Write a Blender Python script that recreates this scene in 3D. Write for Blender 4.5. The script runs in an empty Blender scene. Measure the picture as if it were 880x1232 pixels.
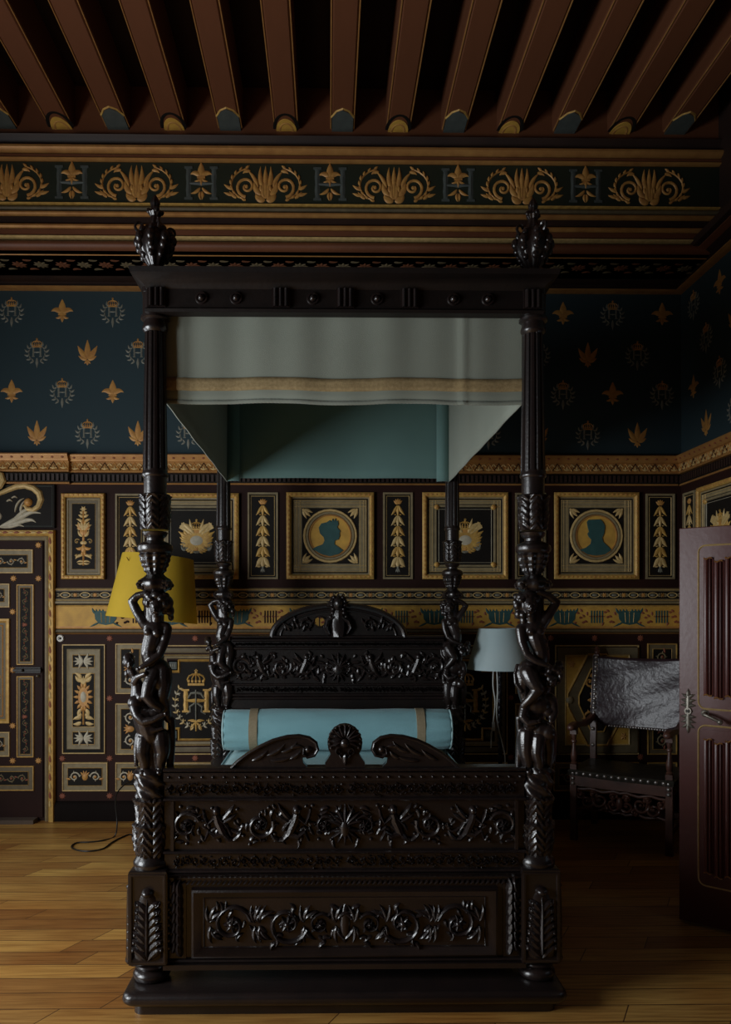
import bpy, bmesh, math, random
from math import sin, cos, pi, radians as R, sqrt, atan2
from mathutils import Vector, Matrix
random.seed(7)
scn = bpy.context.scene
COL = scn.collection

# ------------------------------------------------------------------ survey
F = 929.0; PX = 408.0; PY = 735.0; EYE = 1.60; YAW = R(.8)
def X(px, Y):
    a = (px-PX)/F; t = Y/(cos(YAW)-sin(YAW)*a)
    return (cos(YAW)*a+sin(YAW))*t
def Z(py, Y, px=395):
    a = (px-PX)/F; t = Y/(cos(YAW)-sin(YAW)*a)
    return EYE-(py-PY)/F*t

# ------------------------------------------------------------------ materials
def lin(c): return tuple(((v/12.92) if v <= .04045 else ((v+.055)/1.055)**2.4) for v in c)
MATS = {}
def mat(name, c, rough=.5, metal=0., c2=None, nscale=8., nmix=.5, bump=0., bscale=60., coat=0., stretch=None, sheen=0., trans=0., spec=.5):
    m = bpy.data.materials.new(name); m.use_nodes = True; nt = m.node_tree
    b = nt.nodes['Principled BSDF']
    b.inputs['Roughness'].default_value = rough; b.inputs['Metallic'].default_value = metal
    b.inputs['Specular IOR Level'].default_value = spec
    b.inputs['Coat Weight'].default_value = coat; b.inputs['Coat Roughness'].default_value = .25
    if sheen: b.inputs['Sheen Weight'].default_value = sheen
    b.inputs['Base Color'].default_value = (*c, 1)
    tc = nt.nodes.new('ShaderNodeTexCoord'); mp = nt.nodes.new('ShaderNodeMapping')
    nt.links.new(tc.outputs['Object'], mp.inputs['Vector'])
    if stretch: mp.inputs['Scale'].default_value = stretch
    if c2:
        n = nt.nodes.new('ShaderNodeTexNoise'); n.inputs['Scale'].default_value = nscale; n.inputs['Detail'].default_value = 6
        nt.links.new(mp.outputs[0], n.inputs['Vector'])
        r = nt.nodes.new('ShaderNodeValToRGB'); nt.links.new(n.outputs['Fac'], r.inputs['Fac'])
        r.color_ramp.elements[0].position = .5-nmix/2; r.color_ramp.elements[1].position = .5+nmix/2
        r.color_ramp.elements[0].color = (*c2, 1); r.color_ramp.elements[1].color = (*c, 1)
        nt.links.new(r.outputs[0], b.inputs['Base Color'])
    if bump:
        n = nt.nodes.new('ShaderNodeTexNoise'); n.inputs['Scale'].default_value = bscale; n.inputs['Detail'].default_value = 4
        nt.links.new(mp.outputs[0], n.inputs['Vector'])
        bp = nt.nodes.new('ShaderNodeBump'); bp.inputs['Strength'].default_value = bump; bp.inputs['Distance'].default_value = .01
        nt.links.new(n.outputs['Fac'], bp.inputs['Height']); nt.links.new(bp.outputs[0], b.inputs['Normal'])
    if trans:
        out = nt.nodes['Material Output']; tr = nt.nodes.new('ShaderNodeBsdfTranslucent'); tr.inputs['Color'].default_value = (*c, 1)
        mx = nt.nodes.new('ShaderNodeMixShader'); mx.inputs[0].default_value = trans
        nt.links.new(b.outputs[0], mx.inputs[1]); nt.links.new(tr.outputs[0], mx.inputs[2]); nt.links.new(mx.outputs[0], out.inputs['Surface'])
    MATS[name] = m
    return m
mat('bed_wood', (.0100,.0076,.0074), .28, 0, (.019,.0120,.0105), 9, .5, .12, 90, coat=.35)
mat('bed_wood_matt', (.006,.0045,.004), .5, 0, (.012,.0075,.006), 9, .5, .1, 60, spec=.3)
mat('panel_brown', (.030,.0100,.007), .65, 0, (.019,.007,.005), 3, .5, .05, 40, spec=.2)
mat('panel_black', (.0065,.0055,.005), .65, 0, (.014,.011,.008), 5, spec=.2)
mat('gold', (.70,.44,.11), .5, .15, (.42,.23,.06), 30, .5, .1, 120)
mat('gold_light', (.72,.52,.22), .5, .1, (.48,.33,.13), 40, .5)
mat('gold_orange', (.62,.33,.08), .5, .1, (.44,.20,.06), 30, .5)
mat('yellow_paint', (.72,.42,.07), .6, 0, (.46,.25,.05), 14, .5)
mat('olive', (.17,.13,.07), .55, 0, (.11,.085,.045), 20, .5)
mat('olive_light', (.30,.24,.13), .55, 0, (.19,.15,.08), 25, .5)
mat('cream', (.60,.55,.42), .55, 0, (.42,.37,.26), 30, .5)
mat('silver_paint', (.27,.27,.22), .55, .1, (.16,.16,.13), 30, .5)
mat('teal_paint', (.035,.11,.105), .6, 0, (.02,.07,.07), 20, .5)
mat('red_paint', (.32,.10,.05), .6, 0, (.22,.06,.03), 30, .5)
mat('blue_wall', (.020,.044,.054), .8, 0, (.018,.040,.050), 2.2, .6, .05, 200)
mat('beam_red', (.175,.060,.024), .55, 0, (.12,.041,.017), 3, .6, .08, 30, stretch=(1,.15,1))
mat('beam_dark', (.035,.016,.010), .55, 0, (.02,.010,.008), 4, .5)
mat('frieze_green', (.012,.020,.012), .6, 0, (.018,.022,.010), 6, .5)
mat('copper_gold', (.52,.27,.08), .4, .25, (.36,.16,.05), 12, .5)
mat('blue_grey', (.085,.10,.09), .6, 0, (.06,.07,.065), 20)
mat('ceiling_board', (.030,.012,.009), .7, 0, (.018,.008,.006), 3, .6)
mat('fabric_valance', (.32,.35,.29), .9, 0, (.27,.30,.245), 3, .6, .25, 500, sheen=.2, trans=.12)
mat('fabric_teal', (.13,.24,.22), .9, 0, (.11,.20,.19), 3, .6, .2, 500, sheen=.2)
mat('fabric_aqua', (.24,.46,.50), .85, 0, (.19,.39,.43), 4, .6, .3, 300, sheen=.2)
mat('fabric_pale', (.42,.62,.64), .85, 0, (.36,.54,.56), 4, .6, .2, 300)
mat('braid', (.42,.31,.15), .8, 0, (.28,.20,.09), 90, .4, .4, 400)
mat('braid_tan', (.30,.24,.15), .8, 0, (.24,.19,.11), 90, .4)
mat('shade_yellow', (.80,.58,.05), .8, 0, (.72,.50,.04), 3, .5, .1, 400, trans=.35)
mat('shade_blue', (.66,.76,.76), .8, 0, (.46,.60,.62), 3, .5, .1, 400, trans=.3)
mat('lamp_metal', (.02,.02,.025), .35, .6)
mat('brass', (.35,.24,.08), .3, .9)
mat('cord_white', (.55,.58,.55), .5)
mat('cord_black', (.012,.011,.010), .45)
mat('leather', (.018,.009,.012), .33, 0, (.040,.020,.026), 7, .5, .32, 34, coat=.0, spec=.55)
mat('leather_seat', (.022,.020,.014), .42, 0, (.035,.028,.02), 7, .5, .3, 20)
mat('chair_wood', (.16,.066,.044), .42, 0, (.05,.022,.016), 10, .5, .1, 60, coat=.15)
mat('nail', (.45,.42,.40), .34, .8)
mat('door_red', (.125,.038,.032), .36, 0, (.095,.029,.024), 3, .6, .05, 40, spec=.5)
mat('pewter', (.33,.30,.25), .4, .7, (.2,.18,.15), 60)
mat('iron', (.03,.028,.026), .45, .6)
mat('porcelain', (.6,.57,.5), .3)
mat('skirting', (.009,.005,.004), .8, 0, (.006,.004,.003), 3, spec=.12)
mat('plaster', (.10,.07,.05), .8, 0, (.08,.055,.04), 3)
def glass():
    m = bpy.data.materials.new('pane_glass'); m.use_nodes = True; nt = m.node_tree
    tr=nt.nodes.new('ShaderNodeBsdfTransparent'); tr.inputs[0].default_value=(.93,.95,.94,1); gl=nt.nodes.new('ShaderNodeBsdfGlossy'); gl.inputs['Roughness'].default_value=.02
    fr=nt.nodes.new('ShaderNodeFresnel'); fr.inputs[0].default_value=1.45; mx=nt.nodes.new('ShaderNodeMixShader')
    nt.links.new(fr.outputs[0],mx.inputs[0]); nt.links.new(tr.outputs[0],mx.inputs[1]); nt.links.new(gl.outputs[0],mx.inputs[2]); nt.links.new(mx.outputs[0],nt.nodes['Material Output'].inputs['Surface'])
    MATS['pane_glass'] = m
glass()
def floor_mat():
    m = bpy.data.materials.new('oak_boards'); m.use_nodes = True; nt = m.node_tree; L = nt.links.new; N = nt.nodes.new
    b = nt.nodes['Principled BSDF']
    tc = N('ShaderNodeTexCoord'); sp = N('ShaderNodeSeparateXYZ'); L(tc.outputs['Object'], sp.inputs[0])
    fr = N('ShaderNodeMath'); fr.operation = 'MODULO'; ab = N('ShaderNodeMath'); ab.operation = 'ADD'; ab.inputs[1].default_value = 13.0*2
    L(sp.outputs['Y'], ab.inputs[0]); L(ab.outputs[0], fr.inputs[0]); fr.inputs[1].default_value = .13
    mu = N('ShaderNodeMath'); mu.operation = 'MULTIPLY'; mu.inputs[1].default_value = -.55; L(fr.outputs[0], mu.inputs[0])
    ad = N('ShaderNodeMath'); ad.operation = 'ADD'; L(sp.outputs['X'], ad.inputs[0]); L(mu.outputs[0], ad.inputs[1])
    cb = N('ShaderNodeCombineXYZ'); L(ad.outputs[0], cb.inputs[0]); L(ab.outputs[0], cb.inputs[1])
    br = N('ShaderNodeTexBrick'); L(cb.outputs[0], br.inputs['Vector'])
    br.inputs['Scale'].default_value = 1; br.inputs['Brick Width'].default_value = 1.15; br.inputs['Row Height'].default_value = .13
    br.inputs['Mortar Size'].default_value = .0030; br.inputs['Mortar Smooth'].default_value = .4; br.offset = .37; br.offset_frequency = 3; br.squash = .8; br.squash_frequency = 2
    br.inputs['Color1'].default_value = (1,1,1,1); br.inputs['Color2'].default_value = (0,0,0,1); br.inputs['Mortar'].default_value = (.0,.0,.0,1)
    ramp = N('ShaderNodeValToRGB'); L(br.outputs['Color'], ramp.inputs[0])
    e = ramp.color_ramp.elements; e[0].color = (.36,.17,.045,1); e[1].color = (.70,.42,.11,1)
    x = e.new(.5); x.color = (.50,.27,.07,1)
    mp = N('ShaderNodeMapping'); mp.inputs['Scale'].default_value = (1.2, 22, 1); L(tc.outputs['Object'], mp.inputs[0])
    n = N('ShaderNodeTexNoise'); n.inputs['Scale'].default_value = 3; n.inputs['Detail'].default_value = 7; L(mp.outputs[0], n.inputs[0])
    gr = N('ShaderNodeValToRGB'); L(n.outputs['Fac'], gr.inputs[0]); gr.color_ramp.elements[0].color = (.55,.48,.42,1); gr.color_ramp.elements[0].position = .35; gr.color_ramp.elements[1].color = (1,1,1,1); gr.color_ramp.elements[1].position = .6
    mx = N('ShaderNodeMix'); mx.data_type = 'RGBA'; mx.blend_type = 'MULTIPLY'; mx.inputs[0].default_value = .8
    L(ramp.outputs[0], mx.inputs[6]); L(gr.outputs[0], mx.inputs[7])
    n2 = N('ShaderNodeTexNoise'); n2.inputs['Scale'].default_value = 1.3; n2.inputs['Detail'].default_value = 3; L(tc.outputs['Object'], n2.inputs[0])
    g2 = N('ShaderNodeValToRGB'); L(n2.outputs['Fac'], g2.inputs[0]); g2.color_ramp.elements[0].color = (.80,.62,.5,1); g2.color_ramp.elements[0].position = .35; g2.color_ramp.elements[1].color = (1,1,1,1); g2.color_ramp.elements[1].position = .62
    mx3 = N('ShaderNodeMix'); mx3.data_type = 'RGBA'; mx3.blend_type = 'MULTIPLY'; mx3.inputs[0].default_value = 1
    L(mx.outputs[2], mx3.inputs[6]); L(g2.outputs[0], mx3.inputs[7])
    mm = N('ShaderNodeMix'); mm.data_type = 'RGBA'; L(br.outputs['Fac'], mm.inputs[0]); L(mx3.outputs[2], mm.inputs[6]); mm.inputs[7].default_value = (.06,.025,.01,1)
    L(mm.outputs[2], b.inputs['Base Color'])
    b.inputs['Roughness'].default_value = .42; b.inputs['Coat Weight'].default_value = .15; b.inputs['Coat Roughness'].default_value = .35
    bp = N('ShaderNodeBump'); bp.inputs['Strength'].default_value = .25; bp.inputs['Distance'].default_value = .004; bp.invert = True
    L(br.outputs['Fac'], bp.inputs['Height']); L(bp.outputs[0], b.inputs['Normal'])
    MATS['oak_boards'] = m
floor_mat()

# ------------------------------------------------------------------ mesh builder
class B:
    def __init__(s, T=None):
        s.v = []; s.f = []; s.m = []; s.T = T or (lambda u, v, h: (u, v, h)); s.A = [(1,0,0,0,1,0,1.)]; s.mi = 0; s.slots = []
    def mt(s, name):
        if name not in s.slots: s.slots.append(name)
        s.mi = s.slots.index(name); return s
    def push(s, ou=0, ov=0, sc=1., rot=0., mir=1):
        a,b,c,d,e,f,k = s.A[-1]
        ca, sa = cos(rot)*sc, sin(rot)*sc
        # local (u,v) -> (mir*u, v) -> rot/scale -> + offset -> parent
        m00, m01, m02 = ca*mir, -sa, ou
        m10, m11, m12 = sa*mir, ca, ov
        s.A.append((a*m00+b*m10, a*m01+b*m11, a*m02+b*m12+c, d*m00+e*m10, d*m01+e*m11, d*m02+e*m12+f, k*sc)); return s
    def pop(s): s.A.pop(); return s
    def P(s, u, v, h):
        a,b,c,d,e,f,k = s.A[-1]
        s.v.append(s.T(a*u+b*v+c, d*u+e*v+f, h)); return len(s.v)-1
    def F(s, idx): s.f.append(idx); s.m.append(s.mi)
    def box(s, u0,u1,v0,v1,h0,h1):
        i = [s.P(u,v,h) for h in (h0,h1) for v in (v0,v1) for u in (u0,u1)]
        for q in ((0,1,3,2),(4,6,7,5),(0,4,5,1),(2,3,7,6),(0,2,6,4),(1,5,7,3)): s.F([i[k] for k in q])
    def loops(s, loops, close=True, cap0=False, cap1=False):
        """loops: list of lists of 3d local pts, equal count"""
        ids = [[s.P(*p) for p in L] for L in loops]; n = len(ids[0])
        for A_, B_ in zip(ids, ids[1:]):
            for k in range(n if close else n-1):
                j = (k+1) % n; s.F([A_[k], A_[j], B_[j], B_[k]])
        if cap0: s.F(ids[0][::-1])
        if cap1: s.F(ids[-1])
        return ids
    def frame(s, u0,u1,v0,v1, prof, fill=False):
        L = [[(u0+o,v0+o,h),(u1-o,v0+o,h),(u1-o,v1-o,h),(u0+o,v1-o,h)] for o,h in prof]
        s.loops(L, cap1=fill)
    def poly(s, pts, h0, h1):
        a = [s.P(u,v,h0) for u,v in pts]; b = [s.P(u,v,h1) for u,v in pts]; n = len(pts)
        for k in range(n): j=(k+1)%n; s.F([a[k],a[j],b[j],b[k]])
        s.F(b); s.F(a[::-1])
    def run(s, u0, u1, prof):
        """profile (v,h) swept along u"""
        a = [s.P(u0,v,h) for v,h in prof]; b = [s.P(u1,v,h) for v,h in prof]
        for k in range(len(prof)-1): s.F([a[k],a[k+1],b[k+1],b[k]])
        s.F(a); s.F(b[::-1])
    def ribbon(s, pts, ws, h, h0=0., n=5):
        sec = {3:((-1,0),(0,1),(1,0)), 5:((-1,0),(-.62,.75),(0,1),(.62,.75),(1,0))}[n]
        rows = []
        for k,(u,v) in enumerate(pts):
            a = pts[max(k-1,0)]; b = pts[min(k+1,len(pts)-1)]
            du, dv = b[0]-a[0], b[1]-a[1]; l = sqrt(du*du+dv*dv) or 1
            nu, nv = -dv/l, du/l; w = max(ws[k],1e-5)
            hk = h*min(1, w/(max(ws)*.6))
            rows.append([s.P(u+nu*w*o, v+nv*w*o, h0+hk*q) for o,q in sec])
        for a,b in zip(rows, rows[1:]):
            for k in range(n-1): s.F([a[k],a[k+1],b[k+1],b[k]])
    def line(s, pts, w, h, h0=0.): s.ribbon(pts, [w]*len(pts), h, h0, 3)
    def leaf(s, u,v,L,w,ang,curl=0.,h=.003,h0=0.,n=7):
        p=[(u,v)]; a=ang
        for k in range(n):
            a = ang+curl*(k+.5)/n; p.append((p[-1][0]+L/n*cos(a), p[-1][1]+L/n*sin(a)))
        s.ribbon(p, [w*.5*max(.08,sin(pi*((k+.4)/(n+.6))**.75)) for k in range(n+1)], h, h0)
    def dome(s, u,v,ru,rv,h,h0=0.,n=12,rings=3):
        ids=[]
        for r in range(rings):
            t=r/rings*pi/2
            ids.append([s.P(u+ru*cos(t)*cos(2*pi*k/n), v+rv*cos(t)*sin(2*pi*k/n), h0+h*sin(t)) for k in range(n)])
        c=s.P(u,v,h0+h)
        for a,b in zip(ids,ids[1:]):
            for k in range(n): s.F([a[k],a[(k+1)%n],b[(k+1)%n],b[k]])
        for k in range(n): s.F([ids[-1][k],ids[-1][(k+1)%n],c])
    def ring(s,u,v,r,w,h,h0=0.,n=28,rv=None):
        rv = rv or r; L=[]
        for q,(o,z) in enumerate(((-1,0),(-.5,.85),(.5,.85),(1,0))):
            L.append([(u+(r+o*w)*cos(2*pi*k/n), v+(rv+o*w)*sin(2*pi*k/n), h0+h*z) for k in range(n)])
        s.loops(L)
    def disc(s,u,v,r,h,h0=0.,n=28,rv=None):
        rv=rv or r
        s.poly([(u+r*cos(2*pi*k/n), v+rv*sin(2*pi*k/n)) for k in range(n)], h0, h0+h)
    def lathe(s, prof, cx=0., cy=0., n=32, mod=None, sub=1, cap=True):
        pr=[]
        for (r0,z0),(r1,z1) in zip(prof,prof[1:]):
            for k in range(sub): t=k/sub; pr.append((r0+(r1-r0)*t, z0+(z1-z0)*t))
        pr.append(prof[-1])
        L=[]
        for r,z in pr:
            L.append([(cx+(mod(r,z,2*pi*k/n) if mod else r)*cos(2*pi*k/n), cy+(mod(r,z,2*pi*k/n) if mod else r)*sin(2*pi*k/n), z) for k in range(n)])
        s.loops(L, cap0=cap, cap1=cap)
    def tube(s, pts, r, n=8, cap=True):
        pts=[Vector(p) for p in pts]; rs = r if isinstance(r,(list,tuple)) else [r]*len(pts)
        L=[]; up=None
        for k,p in enumerate(pts):
            d=(pts[min(k+1,len(pts)-1)]-pts[max(k-1,0)]).normalized()
            if up is None: up = Vector((0,0,1)) if abs(d.z)<.9 else Vector((1,0,0))
            a=d.cross(up).normalized(); b_=a.cross(d).normalized(); up=b_
            L.append([tuple(p+a*rs[k]*cos(2*pi*q/n)+b_*rs[k]*sin(2*pi*q/n)) for q in range(n)])
        s.loops(L, cap0=cap, cap1=cap)
    def sphere(s, c, r, n=12, m=8):
        r3 = r if isinstance(r,(list,tuple)) else (r,r,r)
        L=[[(c[0]+r3[0]*sin(pi*j/m)*cos(2*pi*k/n), c[1]+r3[1]*sin(pi*j/m)*sin(2*pi*k/n), c[2]+r3[2]*cos(pi*j/m)) for k in range(n)] for j in range(1,m)]
        ids=s.loops(L)
        a=s.P(c[0],c[1],c[2]+r3[2]); b=s.P(c[0],c[1],c[2]-r3[2])
        for k in range(n): s.F([a,ids[0][(k+1)%n],ids[0][k]]); s.F([b,ids[-1][k],ids[-1][(k+1)%n]])
    def mesh(s, name, mats=None, smooth=True, angle=38):
        me=bpy.data.meshes.new(name); me.from_pydata(s.v,[],s.f)
        names = s.slots or mats
        for m in names: me.materials.append(MATS[m])
        if s.slots: me.polygons.foreach_set('material_index', s.m)
        bm=bmesh.new(); bm.from_mesh(me); bmesh.ops.recalc_face_normals(bm, faces=bm.faces); bm.to_mesh(me); bm.free()
        if smooth:
            me.polygons.foreach_set('use_smooth',[True]*len(me.polygons)); me.set_sharp_from_angle(angle=R(angle))
        me.update(); return me
    def build(s, name, mats=None, parent=None, smooth=True, angle=38):
        if isinstance(mats,str): mats=[mats]
        o=bpy.data.objects.new(name, s.mesh(name, mats, smooth, angle)); COL.objects.link(o)
        if parent: o.parent=parent
        return o
def empty(name, loc=(0,0,0), rz=0., parent=None):
    o=bpy.data.objects.new(name,None); COL.objects.link(o); o.location=loc; o.rotation_euler=(0,0,rz); o.empty_display_size=.1
    if parent: o.parent=parent
    return o
def tag(o,label,cat,group=None,kind=None):
    o['label']=label; o['category']=cat
    if group: o['group']=group
    if kind: o['kind']=kind
    return o
def struct(o,label=None):
    o['kind']='structure'
    if label: o['label']=label
    return o
def copy_tree(o,parent=None):
    c=o.copy(); COL.objects.link(c)
    if parent: c.parent=parent
    for ch in list(o.children): copy_tree(ch,c)
    return c

def smooth2(p,n=4):
    out=[]
    for i in range(len(p)-1):
        a=p[max(i-1,0)]; b_=p[i]; c=p[i+1]; d=p[min(i+2,len(p)-1)]
        for k in range(n):
            t=k/n; out.append(tuple(.5*((2*b_[q])+(-a[q]+c[q])*t+(2*a[q]-5*b_[q]+4*c[q]-d[q])*t*t+(-a[q]+3*b_[q]-3*c[q]+d[q])*t**3) for q in (0,1)))
    out.append(p[-1]); return out
# ------------------------------------------------------------------ ornament library (unit-ish motifs, size about 1)
def spiral(b,u,v,s,a0,flip=1,turns=1.25,w=.11,h=.003,h0=0.,leaves=True,eye=True):
    n=22; pts=[]; ws=[]
    for k in range(n+1):
        t=k/n; r=s*(1-.82*t); a=a0+flip*t*turns*2*pi
        pts.append((u+r*cos(a), v+r*sin(a))); ws.append(s*w*(1-.35*t))
    b.ribbon(pts,ws,h,h0,3 if s<.03 else 5)
    if leaves:
        for k in (1,5,9,13):
            p=pts[k]; a=atan2(p[1]-v,p[0]-u)
            b.leaf(p[0],p[1],s*.5,s*.22,a-flip*.9+pi*0, flip*1.2, h*.9, h0, 5)
    if eye: b.dome(u,v,s*.2,s*.2,h*1.3,h0,8,2)
def rosette(b,u,v,s,n=8,h=.003,h0=0.,eye=True):
    for k in range(n): b.leaf(u,v,s,s*.55,2*pi*k/n,0,h,h0,4)
    if eye: b.dome(u,v,s*.28,s*.28,h*1.5,h0,8,2)
def fleur(b,u,v,s,h=.003,h0=0.,open_=False):
    b.push(u,v,s)
    if not open_:
        b.leaf(0,-.1,.62,.30,pi/2,0,h,h0)
        for m in (1,-1):
            b.push(mir=m); b.leaf(.04,-.08,.50,.22,1.15,-1.9,h,h0); b.leaf(.02,-.16,.30,.12,-1.0,1.2,h,h0); b.pop()
        b.leaf(0,-.14,.32,.16,-pi/2,0,h,h0); b.box(-.17,.17,-.16,-.09,h0,h0+h*1.2)
    else:
        b.leaf(0,-.25,.75,.24,pi/2,0,h,h0)
        for m in (1,-1):
            b.push(mir=m); b.leaf(.02,-.28,.66,.22,.85,.25,h,h0); b.leaf(.03,-.28,.36,.16,.15,.5,h,h0); b.leaf(0,-.3,.2,.1,-.9,0,h,h0); b.pop()
        b.leaf(0,-.3,.22,.14,-pi/2,0,h,h0)
    b.pop()
def crown(b,u,v,s,h=.003,h0=0.):
    b.push(u,v,s)
    b.box(-.5,.5,-.38,-.24,h0,h0+h)
    for k in range(5):
        x=-.44+.22*k; b.dome(x,-.12,.09,.11,h,h0,8,2)
    for m in (1,-1):
        b.push(mir=m)
        b.ribbon([(.46,-.2),(.52,0),(.42,.2),(.2,.3),(0,.32)],[.05]*5,h,h0,3)
        b.ribbon([(.2,-.2),(.24,.05),(.15,.22),(0,.3)],[.04]*4,h,h0,3); b.pop()
    b.ribbon([(0,-.2),(0,.32)],[.04,.04],h,h0,3)
    b.dome(0,.42,.09,.09,h,h0,8,2); b.box(-.03,.03,.45,.62,h0,h0+h); b.box(-.1,.1,.5,.56,h0,h0+h)
    b.pop()
def letter_h(b,u,v,w,ht,st,h=.003,h0=0.,bar=True):
    for m in (-1,1):
        x=u+m*w/2
        pts=[(x,v-ht/2),(x,v-ht*.38),(x,v-ht*.2),(x,v),(x,v+ht*.2),(x,v+ht*.38),(x,v+ht/2)]
        b.ribbon(pts,[st*1.25,st*.75,st*.95,st*.75,st*.95,st*.75,st*1.25],h,h0,3)
        b.box(x-st*1.4,x+st*1.4,v-ht/2-.001,v-ht/2+st*.7,h0,h0+h); b.box(x-st*1.4,x+st*1.4,v+ht/2-st*.7,v+ht/2,h0,h0+h)
    if bar: b.ribbon([(u-w/2,v),(u-w*.2,v+.0),(u,v),(u+w*.2,v),(u+w/2,v)],[st*.4,st*.6,st*.9,st*.6,st*.4],h,h0,3)
def bell_drop(b,u,v0,v1,w,mA='gold_orange',mB='silver_paint',h=.006):
    """hanging string of bellflowers from v1 (top) to v0"""
    H=v1-v0; n=6; b.mt(mA)
    for a in (-.9,-.45,0,.45,.9): b.leaf(u,v1-H*.07,H*.075,w*.28,pi/2+a,0,h,0,5)
    st=(H*.84)/n
    for k in range(n):
        t=v1-H*.09-k*st; ww=w*(.75+.08*k)*(.95 if k<n-1 else 1)
        b.mt('gold_light' if k%2 else 'gold')
        for a in (-.42,0,.42): b.leaf(u+a*ww*.18,t,st*1.12,ww*.42,-pi/2+a*.9,a*.9,h,0,6)
        b.leaf(u-ww*.18,t-st*.85,ww*.34,ww*.16,pi+.5,-.9,h,0,4); b.leaf(u+ww*.18,t-st*.85,ww*.34,ww*.16,-.5,.9,h,0,4)
    b.mt(mB)
    for a in (-.5,0,.5): b.leaf(u,v0+H*.06,H*.06,w*.22,-pi/2+a,0,h,0,4)
    b.dome(u,v0+H*.075,w*.12,w*.12,h*1.2,0,8,2)
def candelabra(b,u,v0,v1,w,mA='gold_light',mB='gold_orange',h=.005):
    H=v1-v0
    def at(t): return v0+H*t
    b.mt(mB); b.ribbon([(u,at(.04)),(u,at(.3)),(u,at(.5)),(u,at(.95))],[w*.04]*4,h,0,3)
    b.mt(mA); rosette(b,u,at(.93),w*.16,6,h); b.mt(mA)
    for m in (1,-1):
        b.push(u,0,1,0,m)
        b.mt(mA)
        for t,s in ((.86,.16),(.80,.24),(.72,.34),(.64,.3)): b.leaf(w*.04,at(t),w*s,w*.14,.9,-.8,h,0,5)
        b.mt(mB); b.leaf(w*.05,at(.60),w*.44,w*.18,.35,1.5,h,0,6); b.leaf(w*.04,at(.70),w*.2,w*.12,1.1,.2,h,0,5)
        b.mt(mA); spiral(b,w*.30,at(.42),w*.13,2.6,-1,1.,.2,h,0,False)
        b.leaf(w*.05,at(.50),w*.36,w*.14,.5,.9,h,0,6)
        b.mt(mB); b.leaf(w*.05,at(.33),w*.34,w*.16,-.9,1.6,h,0,6); b.leaf(w*.03,at(.26),w*.22,w*.13,-1.2,-.2,h,0,5)
        b.mt(mA); b.leaf(w*.05,at(.20),w*.4,w*.14,.2,-1.4,h,0,6); rosette(b,w*.33,at(.2),w*.09,6,h)
        b.leaf(0,at(.08),w*.3,w*.1,-.5,.9,h,0,5); b.leaf(0,at(.10),w*.34,w*.1,.5,-1.2,h,0,5)
        b.pop()
    b.mt(mB); b.dome(u,at(.56),w*.20,w*.16,h*.8,0,10,2); b.mt(mA); b.dome(u,at(.62),w*.30,w*.09,h,0,10,2); [b.leaf(u,at(.62),w*.42,w*.14,pi/2+q,0,h,0,5) for q in (-1.1,-.7,-.3,.3,.7,1.1)]; b.dome(u,at(.40),w*.16,w*.10,h,0,8,2); b.mt(mB); b.dome(u,at(.30),w*.12,w*.2,h,0,10,2); b.dome(u,at(.46),w*.06,w*.2,h,0,8,2)
def armorial(b,u,v,s,h=.006):
    """crowned shield between horn-like leaves, silver scrolls beneath"""
    b.push(u,v,s)
    b.mt('gold'); crown(b,0,.30,.30,h)
    for m in (1,-1):
        b.push(mir=m)
        b.mt('gold_light'); b.leaf(.10,.02,.46,.13,.85,-.35,h,0,7); b.leaf(.08,.08,.42,.10,1.25,.1,h,0,7)
        b.poly([(.22,.16),(.34,.40),(.40,.36),(.47,.24),(.26,.12)],0,h*.8)
        b.mt('gold'); b.leaf(.14,-.04,.40,.13,.35,.3,h,0,7); b.leaf(.14,-.10,.34,.14,-.1,.8,h,0,7)
        b.leaf(.16,-.16,.30,.16,-.7,1.2,h,0,6); b.leaf(.05,-.26,.26,.12,-1.0,.8,h,0,6)
        b.mt('silver_paint'); spiral(b,.37,-.24,.09,1.2,1,1.1,.22,h,0,False)
        b.ribbon([(.0,-.42),(.12,-.38),(.24,-.29),(.33,-.33)],[.03,.035,.03,.02],h,0,3); b.leaf(.30,-.36,.16,.08,.2,1.,h,0,5)
        b.pop()
    b.mt('gold_orange'); b.dome(0,-.06,.34,.30,h*.5,0,18,3)
    for m in (1,-1):
        b.push(mir=m); b.mt('gold')
        for q in range(7): a=-1.35+q*.36; b.leaf(.22*cos(a),-.07+.20*sin(a),.22,.13,a+.1,.5,h,.0,5)
        b.mt('gold_light'); b.leaf(.08,.10,.44,.16,.95,-.5,h*1.2,0,7); b.pop()
    b.mt('gold'); b.poly([(-.30,.10),(.30,.10),(.32,-.12),(.18,-.32),(0,-.38),(-.18,-.32),(-.32,-.12)],0,h*.9)
    b.mt('cream'); b.dome(0,-.10,.18,.14,h*.7,h*.8,14,3)
    b.mt('gold_orange'); rosette(b,0,-.33,.07,6,h*.6,h*.8)
    b.pop()
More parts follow.
